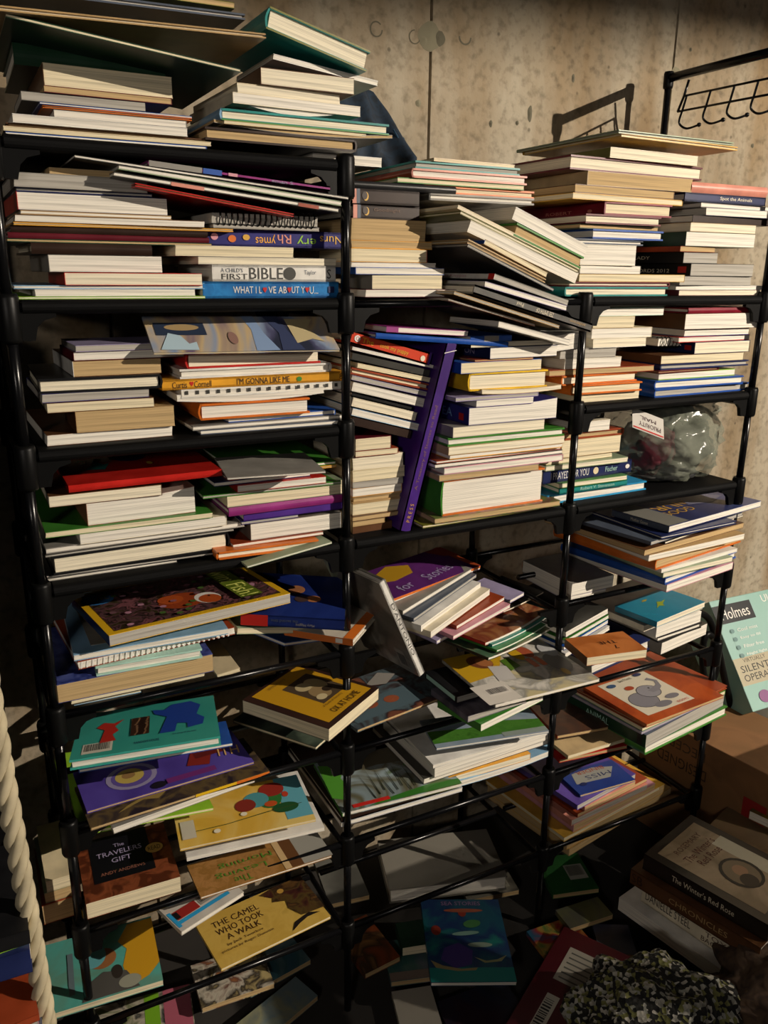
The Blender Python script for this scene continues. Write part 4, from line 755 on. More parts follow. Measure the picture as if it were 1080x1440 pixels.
# wire-bound pad whose coil shows between the two piles
P = onY(925, 487, .03); nb = build_book(frame(Vector((P.x, P.y, P.z)), -4), .055, .12, .014, 'n', 'grey', 'B', 'w', "wire-bound pad with a bright coil between the right bay's second shelf piles", None)
stack("left pile, right bay's third shelf", .02, lev(3), [
 b(770, 907, 699, 12, 'h', 'cyan', s='L', p='w', d=.18), b(787, 881, 688, 9, 'hs', 'teal', d=.15, l="teal spine with small pale lettering above the cyan hardcover", pr=[('F', 'text', .55, .5, .5, .5, 0, 'mint', 'Robert V. Stevenson')]), b(786, 881, 680, 6, 'm', 'green', p='i'),
 b(764, 886, 672, 17, 'hs', 'navy', l="navy spine with white capitals crossing behind the third post", pr=[('F', 'text', .29, .5, .42, .55, 0, 'white', 'I PRAYED FOR YOU'), ('F', 'ell', .58, .5, .06, .55, 0, 'cream'), ('F', 'text', .76, .5, .14, .4, 0, 'mint', 'Fischer'), ('F', 'ell', .95, .5, .05, .35, 0, 'white')]),
 b(768, 882, 655, 6, 'm', 'sage', p='i'), b(768, 860, 648, 8, 'p', 'olive', p='c'), b(787, 871, 639, 23, 'p', 'tan', p='c'), b(795, 876, 614, 8, 'h', 'rust', p='t'), b(820, 857, 605, 15, 'p', 'ivory', p='w', d=.14)], d=.16)
# ---- fourth shelf: protruding pile, corner towards us
_, zq = stack("protruding pile, right bay's fourth shelf", -.06, None, [
 b(937, 1027, 833, 8, 'm', 'pink', p='w'), b(935, 1031, 823, 8, 'h', 'blue', p='w', s='L'), b(932, 1028, 813, 7, 'm', 'sage', p='i', s='L'), b(930, 1034, 806, 5, 'm', 'white', p='w'), b(922, 1038, 802, 9, 'h', 'orange', s='L', p='t'), b(912, 1044, 790, 6, 'm', 'tan', p='w'), b(906, 1042, 782, 8, 'p', 'brown', p='t'),
 b(934, 1040, 774, 6, 'm', 'charcoal', p='i', s='L'), b(915, 1040, 767, 8, 'p', 'slate', p='g', s='L'), b(930, 1034, 759, 5, 'h', 'navy', p='w')], yaw=7, d=.25, jit=6, group='picture books in the protruding pile')
quad([(950, 742), (1064, 702), (1004, 689), (846, 713)], None, .013, 'm', 'navy', "navy nursery picture book with upside-down yellow letters on the protruding pile", z=zq+.0145, p='w', s='L', art=art_mat(['1c2448', '2a3058', '3a4470'], 6), sc='slate',
     pr=[('T', 'text', .38, .62, .34, .2, 180, 'gold', 'NUR'), ('T', 'text', .3, .38, .34, .16, 180, 'gold', 'GOOSE'), ('T', 'pg', .7, .6, .4, .4, 0, '6a6a80', [(-1, -.5), (0, -1), (1, -.3), (.6, .8), (-.6, 1)]), ('T', 'rect', .1, .5, .2, 1, 0, '77756e'), ('L', 'text', .5, .5, .3, .5, 0, 'ivory', 'Mother Goose')])
# ---- fifth level of the right bay
_, zq = stack("stack under the teal paperback", -.03, None, [
 b(929, 990, 921, 16, 'p', 'charcoal', s='L', sc='grey', p='w'), b(925, 984, 904, 7, 'h', 'black', p='w'), b(922, 983, 897, 10, 'p', 'white', s='L', p='w'), b(905, 985, 889, 9, 'p', 'grey', s='L', sc='ivory', p='i')], yaw=8, d=.17, jit=3, group='paperbacks under the teal one')
quad([(921, 876), (994, 845), (930, 827), (869, 851)], None, .012, 'p', 'teal', "teal paperback with a yellow-green splash on its cover, lifted at one corner", z=zq+.0135, p='i', s='L', art=art_mat(['0f6a84', '1a7a94', '14708c'], 7),
     pr=[('T', 'pg', .5, .5, .35, .2, 20, '8a9a28', [(-1, 0), (-.3, .4), (.2, 1), (.4, .2), (1, -.2), (.1, -.4), (-.2, -1), (-.4, -.1)]), ('T', 'pg', .42, .8, .15, .1, 10, '9a8a30', [(-1, 0), (0, .8), (1, 0), (0, -.8)]), ('T', 'text', .12, .3, .2, .06, -40, '2a9ab0', 'NOT EAT')])
gq = 'books on the fifth level beside the third post'
tilt(-.04, 832, 950, 921, 917, 15, 'h', 'navy', "navy hardcover with thick white pages under the orange numbered cover", d=.19, p='w', group=gq, yaw=5)
quad([(818, 921), (920, 916), (868, 886), (800, 900)], None, .016, 'p', 'orange', "orange paperback with an upside-down numeral seven on its cover", z=.70, p='c', s='L', sc='brown', group=gq, art=art_mat(['a8602a', 'b8703a', 'a05a28'], 14), pr=[('T', 'text', .55, .55, .3, .14, 180, '2a1a14', 'THE'), ('T', 'text', .6, .3, .06, .16, 180, '2a1a14', '7')])
for i, (xl, yl, xr, yr, c, t, lab) in enumerate([(795, 925, 873, 893, 'white', 6, "white picture book lowest of the leaning ones beside the third post"), (793, 915, 871, 884, 'blue', 6, "blue picture book second of the leaning ones beside the third post"), (794, 906, 872, 877, 'green', 6, "green picture book third of the leaning ones beside the third post"), (796, 897, 870, 870, 'charcoal', 9, "charcoal paperback topmost of the leaning ones beside the third post")]):
    tilt(-.01, xl, yl, xr, yr, t, 'm', c, lab, d=.18, p='w', group=gq, yaw=12)
stack("little white pile behind the third post", .04, lev(4)-.03, [b(800, 848, 876, 8, 'p', 'lilac', p='w'), b(801, 858, 866, 17, 'p', 'grey', p='w')], d=.15)
tilt(.05, 800, 832, 862, 818, 8, 'p', 'rust', "rust paperback in the shade behind the third post", d=.15, p='t')
# ---- sixth level: elephant pile
_, zq = stack("pile under the elephant book", -.07, None, [
 b(907, 1015, 1062, 8, 'h', 'green', p='w', s='L'), b(907, 1010, 1052, 20, 'p', 'slate', s='L', sc='darkgreen', p='g', pr=[('L', 'text', .4, .5, .3, .5, 0, 'mint', 'ANIMAL'), ('L', 'rect', .93, .5, .06, .8, 0, 'black')]), b(902, 1008, 1033, 5, 'm', 'lilac', p='g'), b(903, 1014, 1029, 6, 'm', 'green', p='c'), b(905, 1016, 1024, 5, 'h', 'rust', p='t')], yaw=7, d=.2, jit=3)
quad([(907, 1018), (1020, 978), (924, 931), (822, 966)], None, .007, 'm', 'orange', "orange picture book with a grey elephant drawn on white", z=zq+.008, p='t', s='L', art=art_mat(['9a3c14', 'a84a1c', '8e3612'], 12),
     pr=[('T', 'rect', .42, .52, .6, .8, 0, 'c9c0ac'), ('T', 'ell', .3, .4, .3, .34, 0, '1a1a1c'), ('T', 'ell', .3, .4, .285, .325, 0, '77757c'), ('T', 'ell', .46, .52, .25, .28, 0, '1a1a1c'), ('T', 'ell', .46, .52, .235, .265, 0, '85838a'), ('T', 'pg', .56, .62, .26, .3, 0, '77757c', [(-.8, -.6), (-.2, -.4), (.4, -.2), (.7, .3), (.2, .8), (.6, 1), (1, .3), (.6, -.6), (0, -1), (-.6, -1)]), ('T', 'ell', .4, .22, .2, .12, 0, '6d6b72'), ('T', 'ell', .58, .3, .16, .1, 0, '6d6b72'), ('T', 'ell', .5, .57, .02, .03, 0, 'black'), ('T', 'ell', .34, .68, .1, .09, 0, '9a3a1c'), ('T', 'ell', .22, .82, .1, .08, 0, '2c4a70'), ('T', 'ell', .6, .88, .1, .07, 0, 'navy'), ('T', 'text', .42, .86, .16, .05, 0, 'charcoal', 'Best Friends'), ('T', 'text', .6, .16, .14, .04, 0, 'red', 'BOOKS')])
gz = 'flat books left of the elephant pile'
quad([(786, 1068), (882, 1048), (850, 1020), (760, 1040)], None, .008, 'm', 'red', "red-edged picture book lowest left of the elephant pile", z=.395, p='t', group=gz)
quad([(798, 1062), (884, 1038), (845, 1010), (765, 1035)], None, .008, 'p', 'sand', "sand paperback lying left of the elephant pile", z=.41, p='c', group=gz)
quad([(784, 1035), (850, 1022), (810, 975), (742, 990)], None, .008, 'm', 'brown', "dark brown picture book with rust edge left of the elephant pile", z=.43, p='t', group=gz, art=art_mat(['2a1c16', '4a3024', '3a2a24', '5a3a28'], 14), sc='rust')
# ---- lowest pile of the right bay
_, zq = stack("lowest pile, right bay", -.0, None, [
 b(800, 934, 1204, 8, 'm', 'tan', p='t'), b(797, 925, 1195, 9, 'm', 'gold', p='t'), b(793, 920, 1184, 8, 'm', 'gold', p='c'), b(806, 915, 1170, 7, 'm', 'pink', p='t', s='L'), b(803, 905, 1162, 7, 'm', 'salmon', p='g', s='L'), b(812, 905, 1150, 7, 'm', 'rust', p='t', s='L'), b(822, 890, 1141, 6, 'm', 'salmon', p='t', s='L'), b(812, 890, 1132, 7, 'm', 'violet', p='g', s='L')], yaw=8, d=.24, jit=3)
quad([(816, 1121), (889, 1094), (858, 1066), (790, 1090)], None, .006, 'm', 'blue', "blue picture book with upside-down pale title plate atop the lowest right pile", z=zq+.007, p='t', s='L', art=art_mat(['14286a', '1c3478'], 12), pr=[('T', 'pg', .5, .62, .8, .55, 0, '8a8a84', [(-1, -.8), (.5, -1), (1, .4), (.2, 1), (-.8, .8)]), ('T', 'text', .55, .55, .45, .16, 180, 'navy', 'MISS'), ('T', 'text', .5, .8, .5, .14, 180, 'rust', 'BINDER'), ('T', 'ell', .2, .35, .12, .14, 0, 'navy')])

# ================================================================ other things
def onX(x, y, X): d = ray(x, y); return CP + d*(X/d.x)
def qframe(c, v=None, z=None, tx=0, ty=0):
    P0 = onY(*c[0], v) if z is None else onZ(*c[0], z)
    a, b_ = math.radians(tx), math.radians(ty)
    n = Vector((math.cos(a)*math.sin(b_), -math.sin(a), math.cos(a)*math.cos(b_)))
    Ps = [CP + (r := ray(*q))*((P0-CP).dot(n)/r.dot(n)) for q in c]
    X = (Ps[1]-Ps[0]+Ps[2]-Ps[3])/2; Y = (Ps[3]-Ps[0]+Ps[2]-Ps[1])/2; C = sum(Ps, Vector())/4
    w, d = X.length, Y.length; X.normalize(); Y.normalize()
    q = (X+Y).normalized(); g = n.cross(q); X2 = (q-g).normalized(); Y2 = (q+g).normalized()
    if X2.dot(X) < Y2.dot(X): X2, Y2 = Y2, X2
    m = Matrix((X2, Y2, n)).transposed().to_4x4(); m.translation = C - X2*w/2 - Y2*d/2
    return m, w, d
def carton(name, label, cat, M_, w, d, t, mats, pr=()):
    """a box whose printed face is local +z; six separate panels with folded edges"""
    M2 = M_ @ Matrix.Translation((0, 0, -t))
    r = empty(name, label, cat, M2)
    V = []; Fc = []; bx(V, Fc, 0, w, 0, d, 0, t); o = obj('carton', V, Fc, mats, r)
    bv = o.modifiers.new('edge', 'BEVEL'); bv.width = .002; bv.segments = 2
    for x0, x1, y0, y1 in ((0, w*.497, 0, d), (w*.503, w, 0, d)):
        V = []; Fc = []; bx(V, Fc, x0+.002, x1-.002, y0+.002, y1-.002, -.0015, 0); obj('flap', V, Fc, mats, r)
    if pr: do_prints(r, w, d, t, pr)
    return r

# ---- wire hooks and the raised right end of the rack
ZT = onY(940, 110, .30).z
for yy in (0, RD):
    V = []; Fc = []; tube(V, Fc, [(0, 0, lev(1)-.02), (0, 0, ZT)], .0066, 14); o = obj('post', [(x+postx(3)-postx(0), y+yy, z) for x, y, z in V], Fc, STEEL, rack, True)
    V = []; Fc = []; tube(V, Fc, [(0, 0, -.02), (0, 0, -.016), (0, 0, .008), (0, 0, .012)], [.009, .0105, .0105, .009], 14); obj('end_cap', [(x+postx(3)-postx(0), y+yy, z+ZT) for x, y, z in V], Fc, PLAST, rack, True)
V = []; Fc = []; tube(V, Fc, [(postx(3)-postx(0), 0, ZT), (postx(3)-postx(0), RD, ZT)], .0085, 14); obj('side_rail', V, Fc, STEEL, rack, True)
XH = postx(3)-.004
hk = empty('wire_hook_rack', 'black wire hook rack with a row of hooks hanging from the raised rail', 'hook rack', Matrix.Translation((XH, Y0, ZT)))
def hp(x, y, dx=0): P = onX(x, y, XH); return (P.x-XH+dx, P.y-Y0, P.z-ZT)
def smooth(pts, n=5):
    pts = [Vector(p) for p in pts]; out = []
    for i in range(len(pts)-1):
        p0, p1, p2, p3 = pts[max(0, i-1)], pts[i], pts[i+1], pts[min(len(pts)-1, i+2)]
        for k in range(n):
            t = k/n; out.append(.5*((2*p1)+(p2-p0)*t+(2*p0-5*p1+4*p2-p3)*t*t+(3*p1-p0-3*p2+p3)*t**3))
    return out+[pts[-1]]
def wire(name, pts, r=.0022):
    V = []; Fc = []; tube(V, Fc, pts, r, 8); return obj(name, V, Fc, STEEL, hk, True)
wire('frame_wire', [hp(969, 112), hp(962, 135), hp(953, 157)], .0025)
for a, c_ in (((962, 135), (1110, 104)), ((953, 157), (1112, 127))): wire('cross_wire', [hp(*a), hp(*c_)])
for k in range(5):
    x0, y0 = 966+33.6*k, 134-7*k
    pts = [hp(x0, y0), hp(x0-6, y0+20), hp(x0-11, y0+36), hp(x0-10, y0+43, .004), hp(x0-4, y0+46, .010), hp(x0+6, y0+40, .022)]
    w_ = wire('hook', smooth(pts))
    V = []; Fc = []; e = Vector(pts[-1]); tube(V, Fc, [e+Vector((0, 0, -.004)), e+Vector((0, 0, -.002)), e+Vector((0, 0, .002)), e+Vector((0, 0, .004))], [.002, .0042, .0042, .002], 10); obj('knob', V, Fc, STEEL, w_, True)
wire('frame_wire', [hp(1104, 84), hp(1110, 104), hp(1112, 127)], .0025)

# ---- dark jacket slung behind the top right pile
def jacket():
    V = []; Fc = []; nu, nv = 26, 30
    ridge = [(395, 150, .20), (460, 128, .25), (505, 112, .27), (528, 128, .27), (545, 158, .26), (560, 190, .24), (576, 218, .22)]
    foot = [(395, 225, .16), (440, 232, .20), (480, 236, .22), (505, 238, .22), (525, 240, .22), (545, 240, .2), (566, 242, .18)]
    def ev(L, t):
        i = min(int(t*(len(L)-1)), len(L)-2); f = t*(len(L)-1)-i
        return [L[i][k]*(1-f)+L[i+1][k]*f for k in range(3)]
    for i in range(nu+1):
        A = ev(ridge, i/nu); B_ = ev(foot, i/nu)
        for j in range(nv+1):
            s = j/nv; x, y, v = [A[k]*(1-s)+B_[k]*s for k in range(3)]
            P = onY(x, y, v); f = noise.noise((P.x*22, P.z*9, 1.3))*.014 + .006*math.sin(P.x*130+P.z*20)
            V.append((P.x, P.y+f - .02*math.sin(math.pi*s), P.z))
    for i in range(nu):
        for j in range(nv): a = i*(nv+1)+j; Fc.append((a, a+1, a+nv+2, a+nv+1))
    m = art_mat(['0a1420', '101e2c', '14283a', '0c1824'], 40, rough=.8)
    r = empty('jacket', 'dark denim jacket slung behind the top right pile against the concrete', 'jacket', Matrix.Translation(onY(500, 238, .22)))
    c0 = onY(500, 238, .22); V = [tuple(Vector(p)-c0) for p in V]
    o = obj('body', V, Fc, m, r, True); sd = o.modifiers.new('thickness', 'SOLIDIFY'); sd.thickness = .012
    for q in range(3):
        V = []; Fc = []; pts = [Vector(onY(553+7*q, 182+6*q, .225))-c0, Vector(onY(563+5*q, 200+5*q, .215))-c0, Vector(onY(570+3*q, 222, .2))-c0]
        tube(V, Fc, pts, .0018, 6); obj('seam', V, Fc, flat_mat('31506a', .8), r, True)
jacket()

# ---- clear plastic bag with clothes
BC = Vector((1.285, Y0+.13, .985))
bag = empty('plastic_bag', 'clear plastic bag stuffed with dark and maroon clothes on the right shelf', 'bag', Matrix.Translation((BC.x, BC.y, lev(3))))
def lump(name, c, r, m, parent, sub=4, amp=.12, fr=3.0, seed=0, org=None, flat=None, ridge=False):
    bm = bmesh.new(); bmesh.ops.create_icosphere(bm, subdivisions=sub, radius=1)
    for v in bm.verts:
        n_ = v.co.normalized()
        k = 1 + amp*noise.fractal(n_*fr+Vector((seed, seed*.7, 0)), .8, 2.1, 4)
        if ridge: k -= amp*.8*abs(noise.noise(n_*fr*2.3+Vector((seed+5, 0, 0)))) + amp*.35*abs(noise.noise(n_*fr*5.3+Vector((seed+9, 0, 0))))
        p = Vector((n_.x*r[0], n_.y*r[1], n_.z*r[2]))*k + Vector(c)
        if flat is not None and p.z < flat: p.z = flat + (p.z-flat)*.05
        v.co = p - (org or Vector((0, 0, 0)))
    me = bpy.data.meshes.new(name); bm.to_mesh(me); bm.free(); return link(name, me, m, parent, True)
BO = Vector((BC.x, BC.y, lev(3)))
m, nt, bs = newmat('clear_plastic_film'); L_ = nt.links.new
bs.inputs['Base Color'].default_value = (.26, .28, .22, 1); bs.inputs['Roughness'].default_value = .17; bs.inputs['Alpha'].default_value = .46
mp = N(nt, 'ShaderNodeMapping'); tc = N(nt, 'ShaderNodeTexCoord'); mp.inputs['Rotation'].default_value = (.3, .6, .2); mp.inputs['Scale'].default_value = (1.0, 1.0, 2.2); L_(tc.outputs['Object'], mp.inputs[0])
wn = N(nt, 'ShaderNodeTexNoise'); wn.inputs['Scale'].default_value = 9; wn.inputs['Detail'].default_value = 1.5; wn.inputs['Distortion'].default_value = 1.6; L_(mp.outputs[0], wn.inputs['Vector'])
sb = N(nt, 'ShaderNodeMath', operation='SUBTRACT'); sb.inputs[1].default_value = .5; L_(wn.outputs['Fac'], sb.inputs[0])
ab = N(nt, 'ShaderNodeMath', operation='ABSOLUTE'); L_(sb.outputs[0], ab.inputs[0])
bp = N(nt, 'ShaderNodeBump'); bp.inputs['Strength'].default_value = .8; bp.inputs['Distance'].default_value = .018; L_(ab.outputs[0], bp.inputs['Height']); L_(bp.outputs[0], bs.inputs['Normal'])
lump('film', BC, (.142, .125, .104), m, bag, 5, .15, 2.0, 3, BO, lev(3)+.004, True)
knot = lump('gathered_neck', BC+Vector((.07, -.03, .075)), (.045, .045, .03), m, bag, 4, .3, 3, 8, BO, None, True)
for nm, c, r, col, sd in (('maroon_garment', (-.065, -.035, .0), (.052, .055, .06), '5a1826', 1), ('grey_garment', (.03, -.01, .0), (.085, .075, .065), '4a4a42', 2), ('dark_garment', (-.02, -.02, -.055), (.09, .07, .028), '14161c', 4), ('blue_garment', (.02, .0, .055), (.07, .06, .025), '1a2234', 5)):
    g = lump(nm, BC+Vector(c), r, art_mat([col, col, '2a2a28'], 18, rough=.85, seed=sd), bag, 4, .2, 2.5, sd, BO, lev(3)+.006)
Mq, w_, d_ = qframe([(885, 604), (931, 611), (934, 586), (895, 580)], v=.0, tx=50)
r_ = empty('mailing_label', 'white mailing label with upside-down red capitals stuck out above the bag', 'label', Mq @ Matrix.Translation((0, 0, -.001)))
V = []; Fc = []; bx(V, Fc, 0, w_, 0, d_, 0, .001); obj('card', V, Fc, flat_mat('b9b4ac', .6), r_)
do_prints(r_, w_, d_, .001, [('T', 'text', .55, .35, .7, .22, 180, '3a1420', 'PRIORITY'), ('T', 'text', .5, .65, .5, .18, 180, '3a1420', 'MAIL'), ('T', 'rect', .5, .08, .95, .06, 0, 'red')])

# ---- boxes behind the right end of the rack
Mq, w_, d_ = qframe([(1056, 1006), (1190, 958), (1128, 812), (1004, 852)], v=.03, tx=52)
teal = art_mat(['6f9a92', '7fa69c', '86aaa2'], 5, rough=.45)
carton('appliance_box', 'pale teal appliance box with a black name plate leaning by the wall', 'box', Mq, w_, d_, .11, teal,
   [('T', 'rect', .19, .86, .38, .17, 0, '14161a'), ('T', 'text', .2, .86, .28, .1, 0, 'white', 'Holmes'), ('T', 'text', .75, .93, .5, .07, 0, 'white', 'ULTRASONIC'), ('T', 'text', .7, .86, .3, .035, 0, 'white', 'HUMIDIFIER'), ('T', 'ell', .85, .62, .4, .5, 0, '8aa0b8'), ('T', 'rect', .3, .34, .6, .24, 0, 'a39a80'), ('T', 'text', .2, .43, .22, .035, 0, '3a3020', 'VIRTUALLY'), ('T', 'text', .18, .36, .28, .06, 0, '1a1a14', 'SILENT'), ('T', 'text', .25, .28, .42, .06, 0, '1a1a14', 'OPERATION'), ('T', 'ell', .16, .1, .11, .11, 0, '7a4a78'), ('T', 'rect', .37, .1, .1, .1, 0, '6a4a70')] +
   [('T', 'ell', .1, .70-.075*k, .04, .04, 0, '5a7a78') for k in range(4)] + [('T', 'text', .25, .70-.075*k, .2, .03, 0, 'white', ['Cool mist', 'Easy to fill', 'Filter free', 'Night light'][k]) for k in range(4)])
cb = art_mat(['6a4a2c', '7a5634', '70502f'], 7, rough=.8)
Pc = onZ(905, 1000, .30); Pd = onZ(1085, 1092, .30)
e = (Pd-Pc); L_b = e.length+.06; e.normalize(); nx_ = Vector((e.y, -e.x, 0)); nx_ = -nx_ if nx_.x > 0 else nx_
Mc = Matrix((e, Vector((0, 0, 1)), e.cross(Vector((0, 0, 1))))).transposed().to_4x4(); Mc.translation = Vector((Pc.x, Pc.y, 0.0))
carton('cardboard_box', 'brown cardboard box with upside-down lettering and a red square on its side', 'box', Mc, L_b, .30, .22, cb,
   [('T', 'text', .3, .72, .34, .09, 180, '2a1a10', 'DESIGNED'), ('T', 'text', .3, .87, .3, .08, 180, '2a1a10', 'RECEPT'), ('T', 'rect', .78, .62, .14, .24, 0, '8a1c1c')])
# clear storage bin standing on the cardboard box
m, nt, bs = newmat('milky_plastic'); bs.inputs['Base Color'].default_value = (.5, .48, .42, 1); bs.inputs['Alpha'].default_value = .6; bs.inputs['Roughness'].default_value = .2
def bin_():
    V = []; Fc = []; n = 24
    def ringp(hw, hd, rr, z):
        out = []
        for i in range(n):
            g = 2*math.pi*i/n; cx = (hw-rr)*(1 if math.cos(g) > 0 else -1); cy = (hd-rr)*(1 if math.sin(g) > 0 else -1)
            out.append((cx+rr*math.cos(g), cy+rr*math.sin(g), z))
        return out
    rows = [ringp(.15, .14, .03, 0), ringp(.165, .155, .03, .29), ringp(.175, .165, .035, .29), ringp(.175, .165, .035, .298), ringp(.162, .152, .03, .298), ringp(.148, .138, .03, .004)]
    for r in rows: V.extend(r)
    for k in range(len(rows)-1):
        for i in range(n): Fc.append((k*n+i, k*n+(i+1) % n, (k+1)*n+(i+1) % n, (k+1)*n+i))
    Fc.append(tuple(range(n))[::-1]); Fc.append(tuple(range(5*n, 6*n)))
    r = empty('storage_bin', 'milky clear plastic bin on the floor under the appliance box', 'bin', frame(Vector((1.90, 1.10, 0)), 6))
    obj('tub', V, Fc, m, r, True)
bin_()
# black cable loop hanging off the right end
lpb = empty('cable_loop', 'thick black cable looped over the right end of the rack', 'cable', Matrix.Translation((postx(3), Y0, lev(4))))
pts = []
for (x, y) in [(972, 868), (984, 862), (998, 872), (1006, 900), (1008, 935), (1000, 960), (990, 948), (988, 915), (994, 892), (1008, 905), (1018, 950), (1026, 985), (1030, 1010), (1026, 1060), (1022, 1085)]:
    P = onY(x, y, .1); pts.append(Vector((P.x-postx(3), P.y-Y0, P.z-lev(4))))
sm = smooth(pts, 6)
V = []; Fc = []; tube(V, Fc, sm, .008, 10); obj('cable', V, Fc, PLAST, lpb, True)

# ---- hardcovers at the lower right
gb = 'hardcovers stacked on the floor at the right'
zb = .205
quad([(868, 1262), (1020, 1365), (1110, 1290), (960, 1200)], None, .03, 'p', 'white', "white paperback lowest of the floor stack, sticking out at the left", z=zb-.115, p='w', s='L', group=gb)
quad([(907, 1247), (1060, 1352), (1135, 1285), (975, 1190)], None, .036, 'hs', 'ivory', "ivory hardcover with dark name lettering along its spine in the floor stack", z=zb-.077, s='F', group=gb, pr=[('F', 'text', .25, .55, .42, .5, 0, '2a2420', 'DANIELLE STEEL'), ('F', 'text', .72, .68, .26, .3, 0, '4a3020', 'TOXIC'), ('F', 'text', .74, .3, .36, .3, 0, '4a3020', 'BACHELORS')])
quad([(880, 1222), (1066, 1325), (1150, 1255), (965, 1165)], None, .034, 'hs', 'brown', "brown hardcover with a faded monogram on its spine, second from the top", z=zb-.04, s='F', group=gb, pr=[('F', 'text', .06, .5, .09, .6, 0, '2a1810', 'SB'), ('F', 'text', .55, .5, .45, .35, 0, 'tan', 'CHRONICLES')])
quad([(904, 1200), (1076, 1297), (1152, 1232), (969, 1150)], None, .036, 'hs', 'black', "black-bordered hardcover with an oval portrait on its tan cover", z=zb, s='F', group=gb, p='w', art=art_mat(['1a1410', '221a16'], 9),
   pr=[('T', 'rect', .5, .5, .86, .78, 0, art_mat(['7a6a52', '8a7860', '6e5e48'], 9)), ('T', 'rect', .6, .8, .6, .2, 0, 'a8a28e'), ('T', 'text', .17, .5, .5, .05, 90, '4a2c1c', 'ROSEMARY'), ('T', 'text', .27, .5, .55, .07, 90, '4a2018', "The Winter's"), ('T', 'text', .36, .5, .4, .07, 90, '4a2018', 'Red Rose'), ('T', 'ell', .62, .5, .34, .44, 0, '14100e'), ('T', 'ell', .62, .5, .29, .36, 0, '6a5c48'), ('T', 'ell', .6, .52, .12, .16, 0, '8a6a50'), ('T', 'ell', .7, .45, .14, .2, 0, '2a2018'), ('F', 'text', .5, .5, .5, .35, 0, 'ivory', "The Winter's Red Rose")])  # the pale bar on the tan panel is a painted gloss highlight
quad([(1000, 1165), (1110, 1215), (1180, 1165), (1040, 1110)], None, .05, 'p', 'gold', "thick gold-edged paperback behind the black-bordered hardcover", z=zb-.03, p='t', s='L', group=gb, art=art_mat(['5a4a38', '66543e'], 9))
quad([(1046, 1140), (1150, 1180), (1200, 1150), (1090, 1115)], None, .02, 'p', 'yellow', "yellow and black numbered paperback at the right edge", z=zb+.0, p='w', s='L', group=gb, art=art_mat(['2a2a28', '8a7420', '3a3a30'], 12), pr=[('T', 'text', .2, .5, .4, .25, 90, 'c8c0a0', '256')])
Mq, w_, d_ = qframe([(612, 1540), (800, 1640), (925, 1358), (816, 1317)], z=.06)
carton('maroon_box', 'flat maroon box with a white label and barcode sticker on the floor', 'box', Mq, w_, d_, .05, art_mat(['3c0c12', '4a1018', '44101a'], 6, rough=.35),
   [('T', 'rect', .42, .8, .5, .2, 0, 'a8a294')] + [('T', 'rect', .42, .87-.03*k, .42, .008, 0, '5a5a54') for k in range(6)] + [('T', 'code', .26, .47, .3, .13, 90, 'b9b4a6')])
m, nt, bs = newmat('mottled_knit'); L_ = nt.links.new
tc = N(nt, 'ShaderNodeTexCoord'); vo = N(nt, 'ShaderNodeTexVoronoi'); vo.inputs['Scale'].default_value = 150; L_(tc.outputs['Object'], vo.inputs['Vector'])
sp = N(nt, 'ShaderNodeSeparateColor'); L_(vo.outputs['Color'], sp.inputs[0]); r = ramp(nt, ['0c0c0c', '14140f', '8a8a80', '1a1a16', '6a6a3a', 'a8a498'], 'CONSTANT'); L_(sp.outputs[0], r.inputs[0]); L_(r.outputs[0], bs.inputs['Base Color']); bs.inputs['Roughness'].default_value = .9
bp = N(nt, 'ShaderNodeBump'); bp.inputs['Strength'].default_value = .6; bp.inputs['Distance'].default_value = .006; L_(vo.outputs['Distance'], bp.inputs['Height']); L_(bp.outputs[0], bs.inputs['Normal'])
P = onZ(925, 1425, .12); o = lump('mottled_garment', Vector((0, 0, .05)), (.15, .12, .10), m, None, 5, .22, 2.2, 4, None, .0); o.location = (P.x, P.y, .03); o.rotation_euler.z = -.5
tag(o, 'crumpled black and white mottled knit garment at the lower edge', 'garment')
m = art_mat(['2a1e16', '3c2c20', '4a3828'], 60, rough=.95)
P = onZ(1075, 1400, .12); o = lump('fleece_blanket', Vector((0, 0, .06)), (.19, .17, .11), m, None, 5, .2, 2.4, 11, None, .0); o.location = (P.x+.09, P.y-.03, .0)
tag(o, 'fuzzy brown fleece blanket bunched in the lower right corner', 'blanket')

